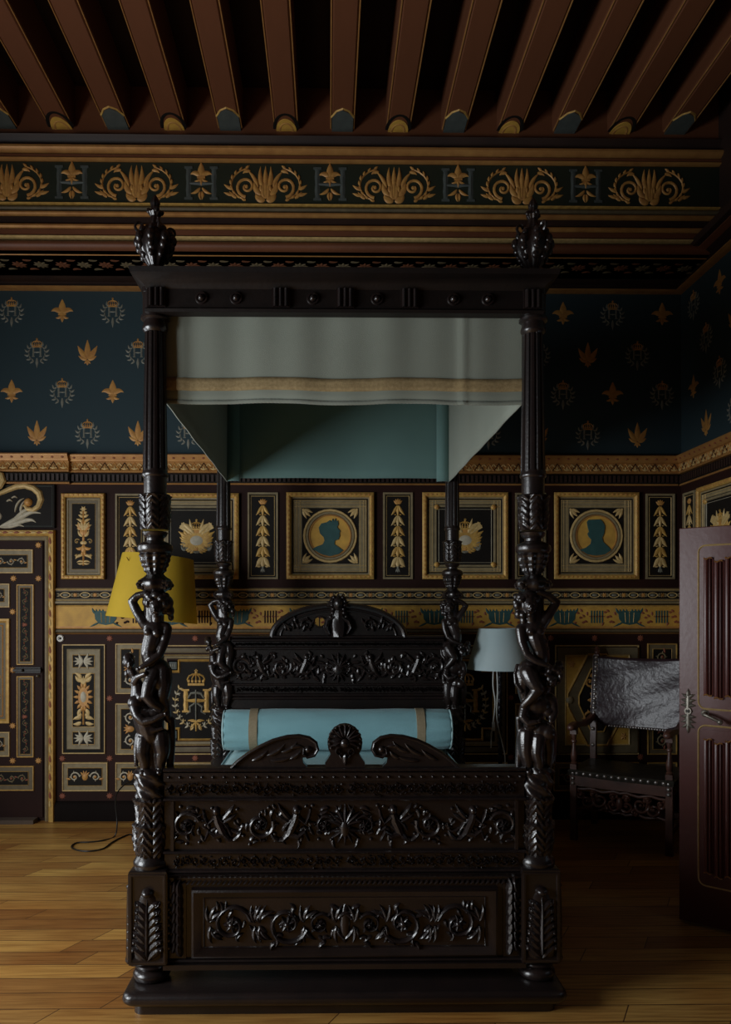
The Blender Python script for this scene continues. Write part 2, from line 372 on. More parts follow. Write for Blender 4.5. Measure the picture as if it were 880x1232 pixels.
def monogram(b,u,v,s,h=.005):
    """crowned H with a sword and ribbon, in a leafy wreath"""
    b.push(u,v,s)
    b.mt('gold'); crown(b,0,.33,.27,h); letter_h(b,0,-.02,.34,.38,.042,h)
    b.mt('silver_paint')
    b.ribbon([(0,.16),(0,-.34)],[.016,.012],h*1.2,h*.6,3)
    b.ribbon([(-.13,.02),(-.08,.10),(0,.11),(.08,.10),(.13,.02)],[.012,.018,.02,.018,.012],h,h*.8,3)
    for m in (1,-1):
        b.push(mir=m); b.ribbon([(.02,-.06),(.1,-.12),(.09,-.2),(.16,-.24)],[.014,.018,.016,.01],h,h*.8,3)
        b.mt('olive_light')
        pts=[(.36*cos(a)*.95, -.06+.40*sin(a)) for a in [(-1.45+k*.26) for k in range(9)]]
        b.line(pts,.010,h*.6)
        for k,(x,y) in enumerate(pts):
            b.mt('cream' if k%2 else 'gold_light'); a=atan2(y+.06,x)+pi/2
            b.leaf(x,y,.07,.036,a-.9,0,h,0,4); b.leaf(x,y,.07,.036,a+.9,0,h,0,4); b.dome(x*.86,y*.9,.012,.012,h,0,6,2)
        b.mt('gold'); b.leaf(0,-.38,.16,.04,-.5,-.8,h,0,5); b.leaf(0,-.36,.14,.05,.3,-.4,h,0,5)
        b.mt('silver_paint'); b.pop()
    b.mt('gold'); b.ribbon([(0,-.34),(0,-.52)],[.022,.012],h,0,3); b.box(-.08,.08,-.37,-.345,0,h)
    b.pop()
def small_scrolls(b,u0,u1,v0,v1,mA='silver_paint',mB='gold',h=.004,center=True):
    """mirrored rinceau in a landscape or portrait field"""
    w=u1-u0; H=v1-v0; cu=(u0+u1)/2; cv=(v0+v1)/2; land=w>H; L=max(w,H)/2; S=min(w,H)/2
    b.push(cu,cv,1,0 if land else pi/2)
    n=max(1,int(round((L-S*.6)/(S*1.7))))
    step=(L-S*.5)/n
    for m in (1,-1):
        b.push(mir=m)
        for k in range(n):
            x=S*.5+step*(k+.5); fl=1 if k%2 else -1
            b.mt(mA); spiral(b,x,0,S*.62,pi,fl,1.3,.15,h,0,True,False)
            b.mt(mB); b.dome(x,0,S*.2,S*.2,h*1.3,0,8,2); b.leaf(x+S*.5,fl*S*.3,S*.6,S*.25,-.2*fl,0,h,0,5)
        b.pop()
    if center:
        b.mt(mB); b.dome(0,0,S*.36,S*.46,h*1.4,0,12,2)
        for a in range(4): b.leaf(0,0,S*.8,S*.3,pi/2+(a-1.5)*.5 if a<4 else 0,0,h,0,5)
    b.pop()
def palmette_unit(b,u,v,s,mA='copper_gold',h=.008):
    """big frieze unit: tulip palmette flanked by scrolls, height ~ s, width ~ 2.3 s"""
    b.push(u,v,s); b.mt(mA)
    b.leaf(0,-.40,.66,.15,pi/2,0,h); b.leaf(0,-.10,.56,.13,pi/2,0,h)
    for m in (1,-1):
        b.push(mir=m)
        b.leaf(.04,-.40,.46,.15,pi/2-.25,.5,h); b.leaf(.07,-.14,.60,.13,pi/2-.35,.5,h); b.leaf(.12,-.30,.42,.16,pi/2-.9,.9,h); b.leaf(.20,-.10,.52,.11,pi/2-.2,-.7,h); b.leaf(.02,-.42,.30,.15,-.3,1.4,h)
        b.leaf(.04,-.40,.28,.17,-.1,1.3,h); b.dome(.12,-.12,.05,.10,h*1.2)
        spiral(b,.50,-.08,.27,-1.5,1,1.35,.16,h,0,False)
        pts=[(.30+.66*cos(a)*1.0*.9+.0, -.02+.44*sin(a)) for a in [(-1.2+k*.3) for k in range(9)]]
        for k,(x,y) in enumerate(pts): b.leaf(x,y,.13,.075,atan2(y,x-.3)+1.2,.4,h,0,4)
        b.line(pts,.022,h*.7)
        for q,(dx,dy) in enumerate(((.98,-.30),(1.0,-.15),(.90,-.38))): b.leaf(dx-.14,dy,.26,.09,.1+q*.25,.3,h,0,5)
        b.leaf(.40,.32,.22,.1,.4,-1.4,h,0,5)
        b.pop()
    b.pop()

# ------------------------------------------------------------------ room frame
YW=5.92; XR=X(820,YW); XL=-3.4; YF=-2.2; YB=5.35; ZC=5.22
TB=lambda u,v,h:(u,YW-h,v)              # back wall
TR=lambda u,v,h:(XR-h,YW-u,v)           # right wall, u from the corner toward the camera
TBM=lambda u,v,h:(u,YB-h,v)             # beam face
wx=lambda p:X(p,YW)
wz=lambda p,q=300:Z(p,YW,q)

# floor
b=B(); b.box(XL-.3,XR+.3,YF-.3,YW+.3,-.2,0); struct(b.build('floor','oak_boards',smooth=False),'oak board floor running parallel to the back wall')

# back wall body (dark panelling below, blue above)
ZD=wz(552); ZT=wz(349)
def wall_box(name,parts,label):
    b=B()
    for m,(x0,x1,y0,y1,z0,z1) in parts: b.mt(m).box(x0,x1,y0,y1,z0,z1)
    return struct(b.build(name,smooth=False),label)
wb=wall_box('wall_back',[('panel_brown',(XL-.3,XR+.3,YW,YW+.3,-.1,ZD)),('blue_wall',(XL-.3,XR+.3,YW,YW+.3,ZD,ZT)),('beam_dark',(XL-.3,XR+.3,YW,YW+.3,ZT,ZC+.1))],'back wall, painted panelling below blue stencilled plaster')
DY0,DY1=1.55,3.02     # doorway in the right wall
wr=wall_box('wall_right',[('panel_brown',(XR,XR+.3,DY1,YW,-.1,ZD)),('blue_wall',(XR,XR+.3,DY1,YW,ZD,ZT)),('beam_dark',(XR,XR+.3,DY1,YW,ZT,ZC+.1)),
    ('panel_brown',(XR,XR+.3,YF,DY0,-.1,ZD)),('blue_wall',(XR,XR+.3,YF,DY0,ZD,ZC+.1)),('panel_brown',(XR,XR+.3,DY0,DY1,2.1,ZD)),('blue_wall',(XR,XR+.3,DY0,DY1,ZD,ZC+.1)),
    ('panel_black',(XR+1.2,XR+1.3,DY0-1,DY1+1,-.1,2.3))],'right wall of the same panelling with a doorway')
WY0,WY1,WZ0,WZ1=.75,2.55,.70,2.45   # window in the left wall
VY0,VY1=3.45,4.75
prts=[]
for y0,y1 in ((YF,WY0),(WY1,VY0),(VY1,YW)): prts+=[('panel_brown',(XL-.3,XL,y0,y1,-.1,ZD)),('blue_wall',(XL-.3,XL,y0,y1,ZD,ZT)),('beam_dark',(XL-.3,XL,y0,y1,ZT,ZC+.1))]
for y0,y1 in ((WY0,WY1),(VY0,VY1)): prts+=[('panel_brown',(XL-.3,XL,y0,y1,-.1,WZ0)),('panel_brown',(XL-.3,XL,y0,y1,WZ1,ZD)),('blue_wall',(XL-.3,XL,y0,y1,ZD,ZT)),('beam_dark',(XL-.3,XL,y0,y1,ZT,ZC+.1))]
wl=wall_box('wall_left',prts,'left wall with two windows')
wf=wall_box('wall_front',[('panel_brown',(XL-.3,XR+.3,YF-.3,YF,-.1,ZC+.1))],'wall behind the camera')
# windows
for nm,y0w,y1w in (('window_1',WY0,WY1),('window_2',VY0,VY1)):
    b=B(); b.mt('panel_brown'); ym=(y0w+y1w)/2
    for y0,y1,z0,z1 in ((y0w,y0w+.06,WZ0,WZ1),(y1w-.06,y1w,WZ0,WZ1),(y0w,y1w,WZ0,WZ0+.06),(y0w,y1w,WZ1-.06,WZ1),(ym-.03,ym+.03,WZ0,WZ1),(y0w,y1w,1.85,1.91)): b.box(XL-.2,XL-.12,y0,y1,z0,z1)
    win=struct(b.build(nm,smooth=False),'window in the left wall')
    for y0,y1 in ((y0w+.06,ym-.03),(ym+.03,y1w-.06)):
        b=B(); b.box(XL-.165,XL-.16,y0,y1,WZ0+.06,1.85); b.box(XL-.165,XL-.16,y0,y1,1.91,WZ1-.06); b.build('pane','pane_glass',win,smooth=False)

# ------------------------------------------------------------------ ceiling with joists
b=B(); b.box(XL-.3,XR+.3,YF-.3,YW+.3,ZC,ZC+.2); ceil=struct(b.build('ceiling','ceiling_board',smooth=False),'dark boarded ceiling')
JZ=Z(157,YB,300); JW=.084
jp0=X(412,YB); jst=.386
jm=B(); jm.mt('beam_red'); 
jm.loops([[(o*JW*.88 if z==0 else o*JW,y,z if z else 0) for o,z in ((-1,.02),(-1,ZC-JZ),(1,ZC-JZ),(1,.02),(.86,0),(-.86,0))] for y in (YF,YB)],cap0=True,cap1=True)
jm.mt('copper_gold'); 
for s_ in (-1,1): jm.tube([(s_*JW*.94,YF,.006),(s_*JW*.94,YB-.02,.006)],.0045,6)
jmesh=jm.mesh('joist')
def painted_end(kind):
    T=lambda u,v,h:(u,YB-.001-v,-h)
    b=B(T)
    if kind==0:   # yellow half moon
        b.mt('yellow_paint').poly([(.07*cos(a),.13*sin(a)) for a in [pi*k/14 for k in range(15)]],0,.004)
        b.mt('gold_orange').ring(0,0,.045,.008,.003,.004,28,.085)
        b.mt('panel_black').ribbon([(.079*cos(a),.02+.155*sin(a)) for a in [pi*k/14 for k in range(15)]],[.012]*15,.003,0,3)
    else:
        b.mt('blue_grey').poly([(-.072,0),(.072,0),(.072,.15),(.04,.20),(0,.225),(-.04,.20),(-.072,.15)],0,.004)
        b.mt('gold').line([(-.076,.15),(-.04,.215),(0,.24),(.04,.215),(.076,.15)],.008,.007)
    return b.mesh('painted_end')
pe=[painted_end(0),painted_end(1)]
for k in range(-8,8):
    x=jp0+k*jst
    if x<XL+.05 or x>XR-.05: continue
    o=bpy.data.objects.new('joist',jmesh); COL.objects.link(o); o.location=(x,0,JZ); o.parent=ceil
    e=bpy.data.objects.new('painted_end',pe[1 if k%2==0 else 0]); COL.objects.link(e); e.parent=o

# ------------------------------------------------------------------ great beam in front of the back wall
bz=lambda y:Z(y,YB,300)
b=B(TBM); b.mt('beam_red'); b.box(XL,XR,bz(166),ZC,-.40,0)
b.mt('beam_dark'); b.box(XL,XR,bz(303),bz(166),-.40,0)
beam=struct(b.build('trim_1',smooth=False),'great painted beam under the joists')
def run(mats,u0,u1,y0,y1,hmax,T=TBM,zf=bz,name='moulding',parent=None,shape='round'):
    b=B(T); b.mt(mats); z1,z0=zf(y0),zf(y1); n=7
    if shape=='round': pr=[(z0+(z1-z0)*(.5-.5*cos(pi*k/n)), hmax*sin(pi*k/n)) for k in range(n+1)]
    elif shape=='flat': pr=[(z0,0),(z0,hmax),(z1,hmax),(z1,0)]
    else: pr=[(z0,0),(z0,hmax*.3)]+[(z0+(z1-z0)*k/n, hmax*(.3+.7*(1-cos(pi/2*k/n)))) for k in range(n+1)]+[(z1,0)]
    pr=[(z0,-.002)]+pr+[(z1,-.002)]
    b.run(u0,u1,pr); return b.build(name,None,parent)
for m,y0,y1,h,sh in (('copper_gold',164,167.5,.02,'round'),('beam_dark',168,177,.05,'cove'),('copper_gold',179,190,.075,'round'),('beam_red',191,194,.04,'flat'),('copper_gold',194,197,.045,'round'),
                     ('gold',246.5,249,.03,'round'),('olive',250,256,.025,'round'),('copper_gold',257.5,264.5,.05,'round'),('beam_dark',265,272,.03,'flat'),
                     ('copper_gold',272.5,281,.055,'round'),('beam_red',281,287,.045,'flat'),('gold_light',287.6,290.4,.05,'round'),('beam_red',292,303,.045,'round')):
    run(m,XL,XR,y0,y1,h,parent=beam,shape=sh)
b=B(TBM); b.mt('frieze_green').box(XL,XR,bz(246),bz(198),-.01,.012)
Fh=bz(199)-bz(245); fv=(bz(199)+bz(245))/2
TB2=lambda u,v,h:(u,YB-.012-h,v); b.T=TB2
unit=X(320,YB)-X(165,YB); u0=X(165,YB)
for k in range(-4,7):
    c=u0+k*unit
    if c-unit/2>XL and c+unit*.3<XR: palmette_unit(b,c,fv,Fh*1.0,'gold_orange')
    hc=c+unit/2+.0
    if hc-.1>XL and hc+.1<XR:
        b.mt('blue_grey'); letter_h(b,hc,fv,Fh*.66,Fh*.86,Fh*.075,.006)
        b.mt('gold_orange'); fleur(b,hc,fv+Fh*.22,Fh*.62,.007)
        for m in (1,-1):
            b.push(hc,fv,Fh,0,m); b.leaf(.03,-.12,.30,.09,-1.0,.9,.006); b.leaf(.02,-.22,.22,.08,-1.2,-.8,.006); b.pop()
b.build('painted_frieze',None,beam)
# patterned soffit + wall cornice
TS=lambda u,v,h:(u,v,bz(303)-h)
b=B(TS); b.mt('beam_dark').box(XL,XR,YB,YW,-.06,0); b.mt('copper_gold')
b.line([(XL,YB+.06),(XR,YB+.06)],.006,.005)
for k in range(40):
    x=XL+.1+k*.155
    if x<XR-.08:
        b.mt('beam_red' if k%2 else 'olive'); small=.055; rosette(b,x,YB+.22,small,8,.005); b.leaf(x+.05,YB+.14,.07,.03,.8,-1.5,.004); b.leaf(x+.05,YB+.30,.07,.03,-.8,1.5,.004)
b.build('painted_soffit',None,beam)
def run_wall(T,u0,u1,parent):
    for m,y0,y1,h,sh in (('beam_dark',330,338,.20,'flat'),('beam_red',338,342,.17,'round'),('beam_dark',342,348,.11,'cove'),('copper_gold',348,351.5,.07,'round')):
        run(m,u0,u1,y0,y1,h,T,wz,'cornice_moulding',parent,sh)
run_wall(TB,XL,XR,beam); run_wall(TR,0.,YW-YF,beam)

# ------------------------------------------------------------------ stencilled blue field
def wreath_motif(b,u,v,s,h=.003):
    b.push(u,v,s); b.mt('gold_orange'); crown(b,0,.30,.34,h)
    b.mt('silver_paint'); letter_h(b,0,0,.26,.34,.035,h)
    for m in (1,-1):
        b.push(mir=m)
        for k in range(6):
            a=-1.3+k*.45; x=.27*cos(a)+.05; y=.30*sin(a)-.02
            b.leaf(x,y,.17,.075,a+.5,.3,h,0,4); b.leaf(x,y,.13,.06,a+pi/2+.4,.3,h,0,3)
        b.leaf(0,-.26,.26,.06,-1.2,-.7,h,0,4); b.pop()
    b.leaf(0,-.22,.36,.09,-pi/2,0,h,0,4); b.pop()
def stencil(T,umin,umax,u0,step,parent,par0=0):
    b=B(T); rows=[375,424,472,521]
    for r,py in enumerate(rows):
        z=wz(py,120); k=-40
        for k in range(-12,24):
            u=u0+(k+(.5 if r%2 else 0))*step
            if u<umin+.08 or u>umax-.08: continue
            gold=((k+(1 if r in(0,1) else 0))%2==0)
            if gold: b.mt('gold_orange'); fleur(b,u,z,.18 if r%2==0 else .19,.003,0,r%2==1)
            else: wreath_motif(b,u,z,.21)
    return b.build('stencilled_pattern',None,parent)
step=wx(135)-wx(75)+.005
# row 472: gold at px 14 and 135, silver at 75
stencil(TB,XL,XR,wx(14),step,wb)
stencil(TR,0,YW-DY1+.9,.20,step,wr)

# ------------------------------------------------------------------ wainscot running bands
def bands(T,u0,u1,parent,off=0.,lowdoor=False):
    sh=lambda u,v,h:T(u,v,h+off)
    b=B(sh)
    # egg cornice + interlace
    for m,y0,y1,h in (('beam_red',548,551,.055),):
        b.mt(m).run(u0,u1,[(wz(y1),-off),(wz(y1),h),(wz(y0),h),(wz(y0),-off)])
    b.mt('copper_gold').run(u0,u1,[(wz(569.5),-off),(wz(569.5),.03),(wz(568.5),.034),(wz(567.5),.030),(wz(557.5),.030),(wz(557),.045),(wz(556),.048),(wz(555),.05),(wz(551),.068),(wz(550),.07),(wz(549),.068),(wz(549),-off)])
    L=u1-u0; n=int(L/.075)
    for k in range(n):
        u=u0+(k+.5)*L/n
        T2=lambda uu,v,h:T(uu,v,h+off+.030)
        b.T=T2; b.mt('panel_brown' if k%2 else 'gold_orange')
        z0,z1=wz(567),wz(558)
        b.line([(u-L/n/2,z0),(u,z1)],.0035,.004); b.line([(u,z1),(u+L/n/2,z0)],.0035,.004)
        b.mt('gold_light'); [b.leaf(u,z0+.004,.034,.012,pi/2+q,q*1.2,.005,0,4) for q in (-.8,0,.8)]; [b.leaf(u+m_*L/n/2,z1-.004,.034,.012,-pi/2+q,q*1.2,.005,0,4) for q in (-.5,.5) for m_ in (-1,)]; b.dome(u,z0+.012,.010,.009,.006,0,6,2); b.mt('gold_orange'); b.dome(u-L/n/2,z1-.010,.009,.008,.005,0,6,2)
        b.T=lambda uu,v,h:T(uu,v,h+off+.055); b.mt('red_paint'); b.dome(u,wz(553),.013,.008,.012,0,8,2)
    b.T=sh
    b.mt('panel_black').run(u0,u1,[(wz(582),-off),(wz(582),.008),(wz(571),.018),(wz(571),-off)])
    b.mt('beam_dark')
    n2=int(L/.034)
    for k in range(n2):
        u=u0+(k+.5)*L/n2; b.box(u-.009,u+.009,wz(580),wz(572),.0,.026)
    b.mt('copper_gold').run(u0,u1,[(wz(583.5),-off),(wz(583.5),.014),(wz(582.5),.018),(wz(581.5),.014),(wz(581.5),-off)])
    b.build('wainscot_cornice',None,parent)
def dado(T,u0,u1,parent):
    b=B(T); L=u1-u0
    b.mt('olive').box(u0,u1,wz(726),wz(708),0,.012)
    b.mt('gold_light').run(u0,u1,[(wz(710.5),.01),(wz(709),.022),(wz(707.5),0)]); b.run(u0,u1,[(wz(723),.01),(wz(722),.020),(wz(721),.01)])
    b.mt('olive_light').run(u0,u1,[(wz(727),.0),(wz(726),.024),(wz(724),.024),(wz(723.5),.012)])
    b.mt('panel_black').box(u0,u1,wz(720.3),wz(711.5),.010,.0135)
    n=int(L/.15); cz=(wz(720.3)+wz(711.5))/2
    b.T=lambda u,v,h:T(u,v,h+.0135)
    for k in range(n):
        u=u0+(k+.5)*L/n
        b.mt('gold_light').ring(u,cz,.036,.004,.004,0,16,.018); b.mt('silver_paint').dome(u,cz,.022,.009,.004,0,8,2)
        b.mt('gold_orange'); rosette(b,u+L/n/2 if k<n-1 else u-L/n/2,cz,.020,6,.004)
        b.mt('olive_light')
        for m in (1,-1):
            b.push(u,cz,1,0,m); b.leaf(.04,.0,.03,.012,.9,-1.2,.003); b.leaf(.04,.0,.03,.012,-.9,1.2,.003); b.pop()
    b.build('chain_frieze',None,parent)
    b=B(T)
    b.mt('panel_black').box(u0,u1,wz(762),wz(726),0,.006)
    b.mt('yellow_paint').box(u0,u1,wz(755),wz(728.5),.004,.010)
    b.mt('gold_orange').run(u0,u1,[(wz(757),.004),(wz(755.5),.012),(wz(753.5),.010)]); b.mt('gold').run(u0,u1,[(wz(730),.010),(wz(729),.013),(wz(728),.006)])
    b.mt('olive').run(u0,u1,[(wz(761),.004),(wz(760),.016),(wz(757.5),.012)])
    b.mt('copper_gold').run(u0,u1,[(wz(763),.002),(wz(762),.016),(wz(761),.002)])
    cz=(wz(755)+wz(728.5))/2; T2=lambda u,v,h:T(u,v,h+.010); b.T=T2
    st=wx(757)-wx(679); a0=wx(679); H=wz(728.5)-wz(755)
    for k in range(-14,8):
        u=a0+k*st+(0 if T is TB else .05)
        if u-.11<u0 or u+.11>u1: 
            if u<u0-.3 or u>u1+.3: continue
            if u-.11<u0 or u+.11>u1: continue
        b.mt('teal_paint')
        b.poly([(u-.085,cz+.03),(u-.05,cz+.045),(u,cz+.04),(u+.05,cz+.045),(u+.085,cz+.03),(u+.08,cz-.02),(u+.05,cz-.055),(u,cz-.065),(u-.05,cz-.055),(u-.08,cz-.02)],0,.004)
        for m in (1,-1):
            b.push(u,cz,1,0,m)
            for q in (.02,.045,.07): b.leaf(q,.03,.028,.016,pi/2-.1,0,.004)
            b.leaf(.07,.02,.06,.022,.5,.9,.004); b.leaf(.05,-.045,.085,.015,-.45,0,.004)
            b.mt('gold'); b.line([(.0,.035),(.0,-.05)],.003,.002,.004); b.line([(.035,.03),(.03,-.045)],.0025,.002,.004); b.mt('teal_paint')
            b.pop()
        c2=u+st/2
        if c2+.12<u1:
            b.mt('red_paint' if T is TR or k>-6 else 'panel_brown')
            for q in range(-7,8):
                x=c2+q*.021
                if abs(q)<3:
                    if q%1==0:
                        b.mt('teal_paint' if k>-4 else 'panel_brown'); b.box(x-.005,x+.005,cz-.05,cz+.045,0,.003); b.mt('red_paint' if k>-6 else 'panel_brown')
                else:
                    for j in range(3):
                        if (q+j)%2: b.leaf(x-.01,cz-.045+j*.04,.030,.019,(q*1.3+j)%6.28,.8,.004,0,4)
            b.box(c2-.06,c2+.06,cz-.004,cz+.004,0,.003)
    b.build('yellow_frieze',None,parent)
    b=B(T)
    for px,py in ROS if T is TB else []:
        b.mt('red_paint'); rosette(b,wx(px),wz(py),.026,8,.005,0); 
    if T is TB: b.build('rosettes',None,parent)
ROS=[(132,768),(235,768),(132,840),(132,912),(235,912),(75,912),(132,957),(235,957),(292,768),(340,768),(455,768),(502,768),(615,768),(663,768),(716,768),(771,768),(292,912),(615,912),(663,912),(771,912),(771,840),(615,840),(75,957),(16,768)][:-1]
bands(TB,wx(86),XR-.03,wb); bands(TB,XL,wx(86),wb,.035)
bands(TR,.0,YW-YF,wr)
dado(TB,wx(67.5),XR,wb); dado(TR,0,YW-DY1-.05,wr)

# ------------------------------------------------------------------ wall panels (each a part of its wall)
def panel(T,parent,kind,u0,u1,v0,v1):
    b=B(T); name='wall_panel'
    W=u1-u0; H=v1-v0; cu=(u0+u1)/2; cv=(v0+v1)/2
    ga=[(0,.0),(.0,.022),(.006,.030),(.018,.030),(.024,.024)]
    def sub(bb,nm): return bb.build(nm,None,base)
    if kind in('portrait_lady','portrait_man','crest'):
        b.mt('olive_light'); b.frame(u0,u1,v0,v1,[(.0,0),(.0,.02),(.045,.012),(.05,.010),(.11,.008)],True)
        base=b.build(name,None,parent)
        f=B(T); f.mt('gold'); f.frame(u0,u1,v0,v1,[(0,0),(0,.028),(.008,.036),(.024,.038),(.034,.030),(.036,.012)])
        n=int(H/.036)
        f.mt('gold_orange')
        TT=f.T; f.T=lambda u,v,h:TT(u,v,h+.034)
        for k in range(n):
            t=v0+.02+(H-.04)*(k+.5)/n; s=u0+.02+(W-.04)*(k+.5)/n
            for (x,y,rx,ry) in ((u0+.018,t,.010,.013),(u1-.018,t,.010,.013),(s,v0+.018,.013,.010),(s,v1-.018,.013,.010)): f.dome(x,y,rx,ry,.008,0,6,2)
        f.T=TT; f.build('panel_frame',None,base)
        i=.062; g=B(lambda u,v,h:T(u,v,h+.010))
        g.mt('panel_black'); g.frame(u0+.045,u1-.045,v0+.045,v1-.045,[(0,0),(.004,.006),(.010,0)])
        g.mt('olive_light'); g.box(u0+.058,u1-.058,v0+.058,v1-.058,0,.003)
        g.mt('gold_light'); g.frame(u0+.056,u1-.056,v0+.056,v1-.056,[(0,.002),(.002,.006),(.005,.002)])
        for q in (.078,.105): 
            g.line([(u0+q,v0+.058),(u0+q,v1-.058)],.002,.003,.003); g.line([(u1-q,v0+.058),(u1-q,v1-.058)],.002,.003,.003)
            g.line([(u0+.058,v0+q),(u1-.058,v0+q)],.002,.003,.003); g.line([(u0+.058,v1-q),(u1-.058,v1-q)],.002,.003,.003)
        q=.118 if kind!='crest' else .090
        g.mt('panel_black'); g.box(u0+q,u1-q,v0+q,v1-q,.003,.0055)
        g.T=lambda u,v,h:T(u,v,h+.0155)
        if kind=='crest':
            g.mt('olive_light'); g.frame(u0+q+.004,u1-q-.004,v0+q+.004,v1-q-.004,[(0,0),(.003,.006),(.014,.006),(.018,0)])
            g.mt('cream'); g.frame(u0+q+.036,u1-q-.036,v0+q+.036,v1-q-.036,[(0,0),(.002,.004),(.004,0)])
            g.mt('gold')
            for sx in (u0+q+.022,u1-q-.022):
                for sy in (v0+q+.022,v1-q-.022): g.dome(sx,sy,.022,.022,.016,0,14,3)
            g.mt('gold_orange')
            for sx in (u0+q+.022,u1-q-.022):
                for sy in (v0+q+.022,v1-q-.022): rosette(g,sx,sy,.014,6,.006,.013)
            sub(g,'inner_moulding')
            a=B(lambda u,v,h:T(u,v,h+.0155)); armorial(a,cu,cv-.005,H*.43,.006); sub(a,'painted_arms')
        else:
            r=min(W,H)*.5*.64
            g.mt('gold_light'); g.ring(cu,cv,r*.93,.010,.012); g.mt('olive_light'); g.ring(cu,cv,r*.83,.012,.014); g.mt('copper_gold'); g.ring(cu,cv,r*.75,.007,.012)
            g.mt('gold_light')
            for sx in (1,-1):
                for sy in (1,-1):
                    g.push(cu,cv,1,0,sx); x0,y0=W/2-.118-.012,sy*(H/2-.118-.012); a=atan2(-sy,-1)
                    g.leaf(x0,y0,.075,.030,a,0,.005); g.leaf(x0,y0,.075,.024,a+.7,-.5,.005); g.leaf(x0,y0,.075,.024,a-.7,.5,.005); g.dome(x0,y0,.010,.010,.006,0,8,2); g.pop()
            sub(g,'inner_moulding')
            p=B(lambda u,v,h:T(u,v,h+.0155)); p.mt('yellow_paint').disc(cu,cv,r*.73,.004,0,40)
            p.mt('teal_paint')
            if kind=='portrait_lady':
                pts=[(478,398),(500,385),(535,372),(545,352),(540,332),(520,312),(513,280),(528,257),(558,250),(575,238),(582,250),(590,230),(597,245),(606,228),(610,246),(619,240),(622,262),(615,278),(633,300),(627,308),(630,325),(622,345),(602,352),(600,372),(625,388),(648,405),(625,425),(575,438),(525,425)]
                sc=r*.73/112; c0=(577,325)
            else:
                pts=[(372,300),(395,292),(412,278),(415,262),(405,252),(400,240),(406,232),(401,215),(398,196),(404,188),(448,186),(458,196),(466,212),(462,240),(455,256),(460,272),(480,290),(490,302),(465,318),(435,322),(400,318)]
                sc=r*.73/75; c0=(435,248)
            p.poly([(cu+(x-c0[0])*sc,cv-(y-c0[1])*sc) for x,y in pts],.003,.012); sub(p,'portrait')
    elif kind=='drop':
        b.mt('olive_light'); b.frame(u0,u1,v0,v1,[(0,0),(.002,.014),(.014,.014),(.018,.004)])
        b.mt('panel_black'); b.box(u0+.012,u1-.012,v0+.012,v1-.012,0,.005)
        b.mt('gold_light'); b.frame(u0+.026,u1-.026,v0+.026,v1-.026,[(0,.004),(.002,.009),(.005,.005)])
        base=b.build(name,None,parent)
        a=B(lambda u,v,h:T(u,v,h+.005)); bell_drop(a,cu,v0+.05,v1-.05,min(.085,W*.36)); sub(a,'bellflower_drop')
    elif kind=='candelabra':
        b.mt('olive'); b.box(u0+.02,u1-.02,v0+.02,v1-.02,0,.008)
        b.mt('olive_light'); b.frame(u0+.036,u1-.036,v0+.036,v1-.036,[(0,.008),(.003,.014),(.012,.014),(.018,.008)])
        b.mt('panel_black'); b.box(u0+.078,u1-.078,v0+.078,v1-.078,.006,.010)
        b.mt('gold_light'); b.frame(u0+.074,u1-.074,v0+.074,v1-.074,[(0,.008),(.002,.012),(.004,.008)])
        base=b.build(name,None,parent)
        f=B(T); f.mt('gold'); f.frame(u0,u1,v0,v1,[(0,0),(0,.028),(.006,.036),(.020,.036),(.030,.028),(.032,.008)]); f.mt('gold_orange'); f.T=lambda u,v,h:T(u,v,h+.034)
        n=int(H/.036)
        for k in range(n):
            for x in (u0+.014,u1-.014): f.dome(x,v0+H*(k+.5)/n,.009,.013,.007,0,6,2)
        for k in range(int(W/.036)):
            for y in (v0+.014,v1-.014): f.dome(u0+W*(k+.5)/int(W/.036),y,.013,.009,.007,0,6,2)
        f.build('panel_frame',None,base)
        a=B(lambda u,v,h:T(u,v,h+.010)); candelabra(a,cu,v0+.085,v1-.085,W-.165); sub(a,'painted_candelabra')
    elif kind=='triple':
        b.mt('gold_light'); b.frame(u0,u1,v0,v1,[(0,0),(.003,.012),(.008,.012),(.011,.003)])
        b.mt('panel_black'); b.box(u0+.008,u1-.008,v0+.008,v1-.008,0,.004)
        b.mt('olive_light'); b.frame(u0+.035,u1-.035,v0+.035,v1-.035,[(0,.004),(.004,.012),(.010,.009),(.03,.009)],True)
        base=b.build(name,None,parent)
        a=B(lambda u,v,h:T(u,v,h+.009))
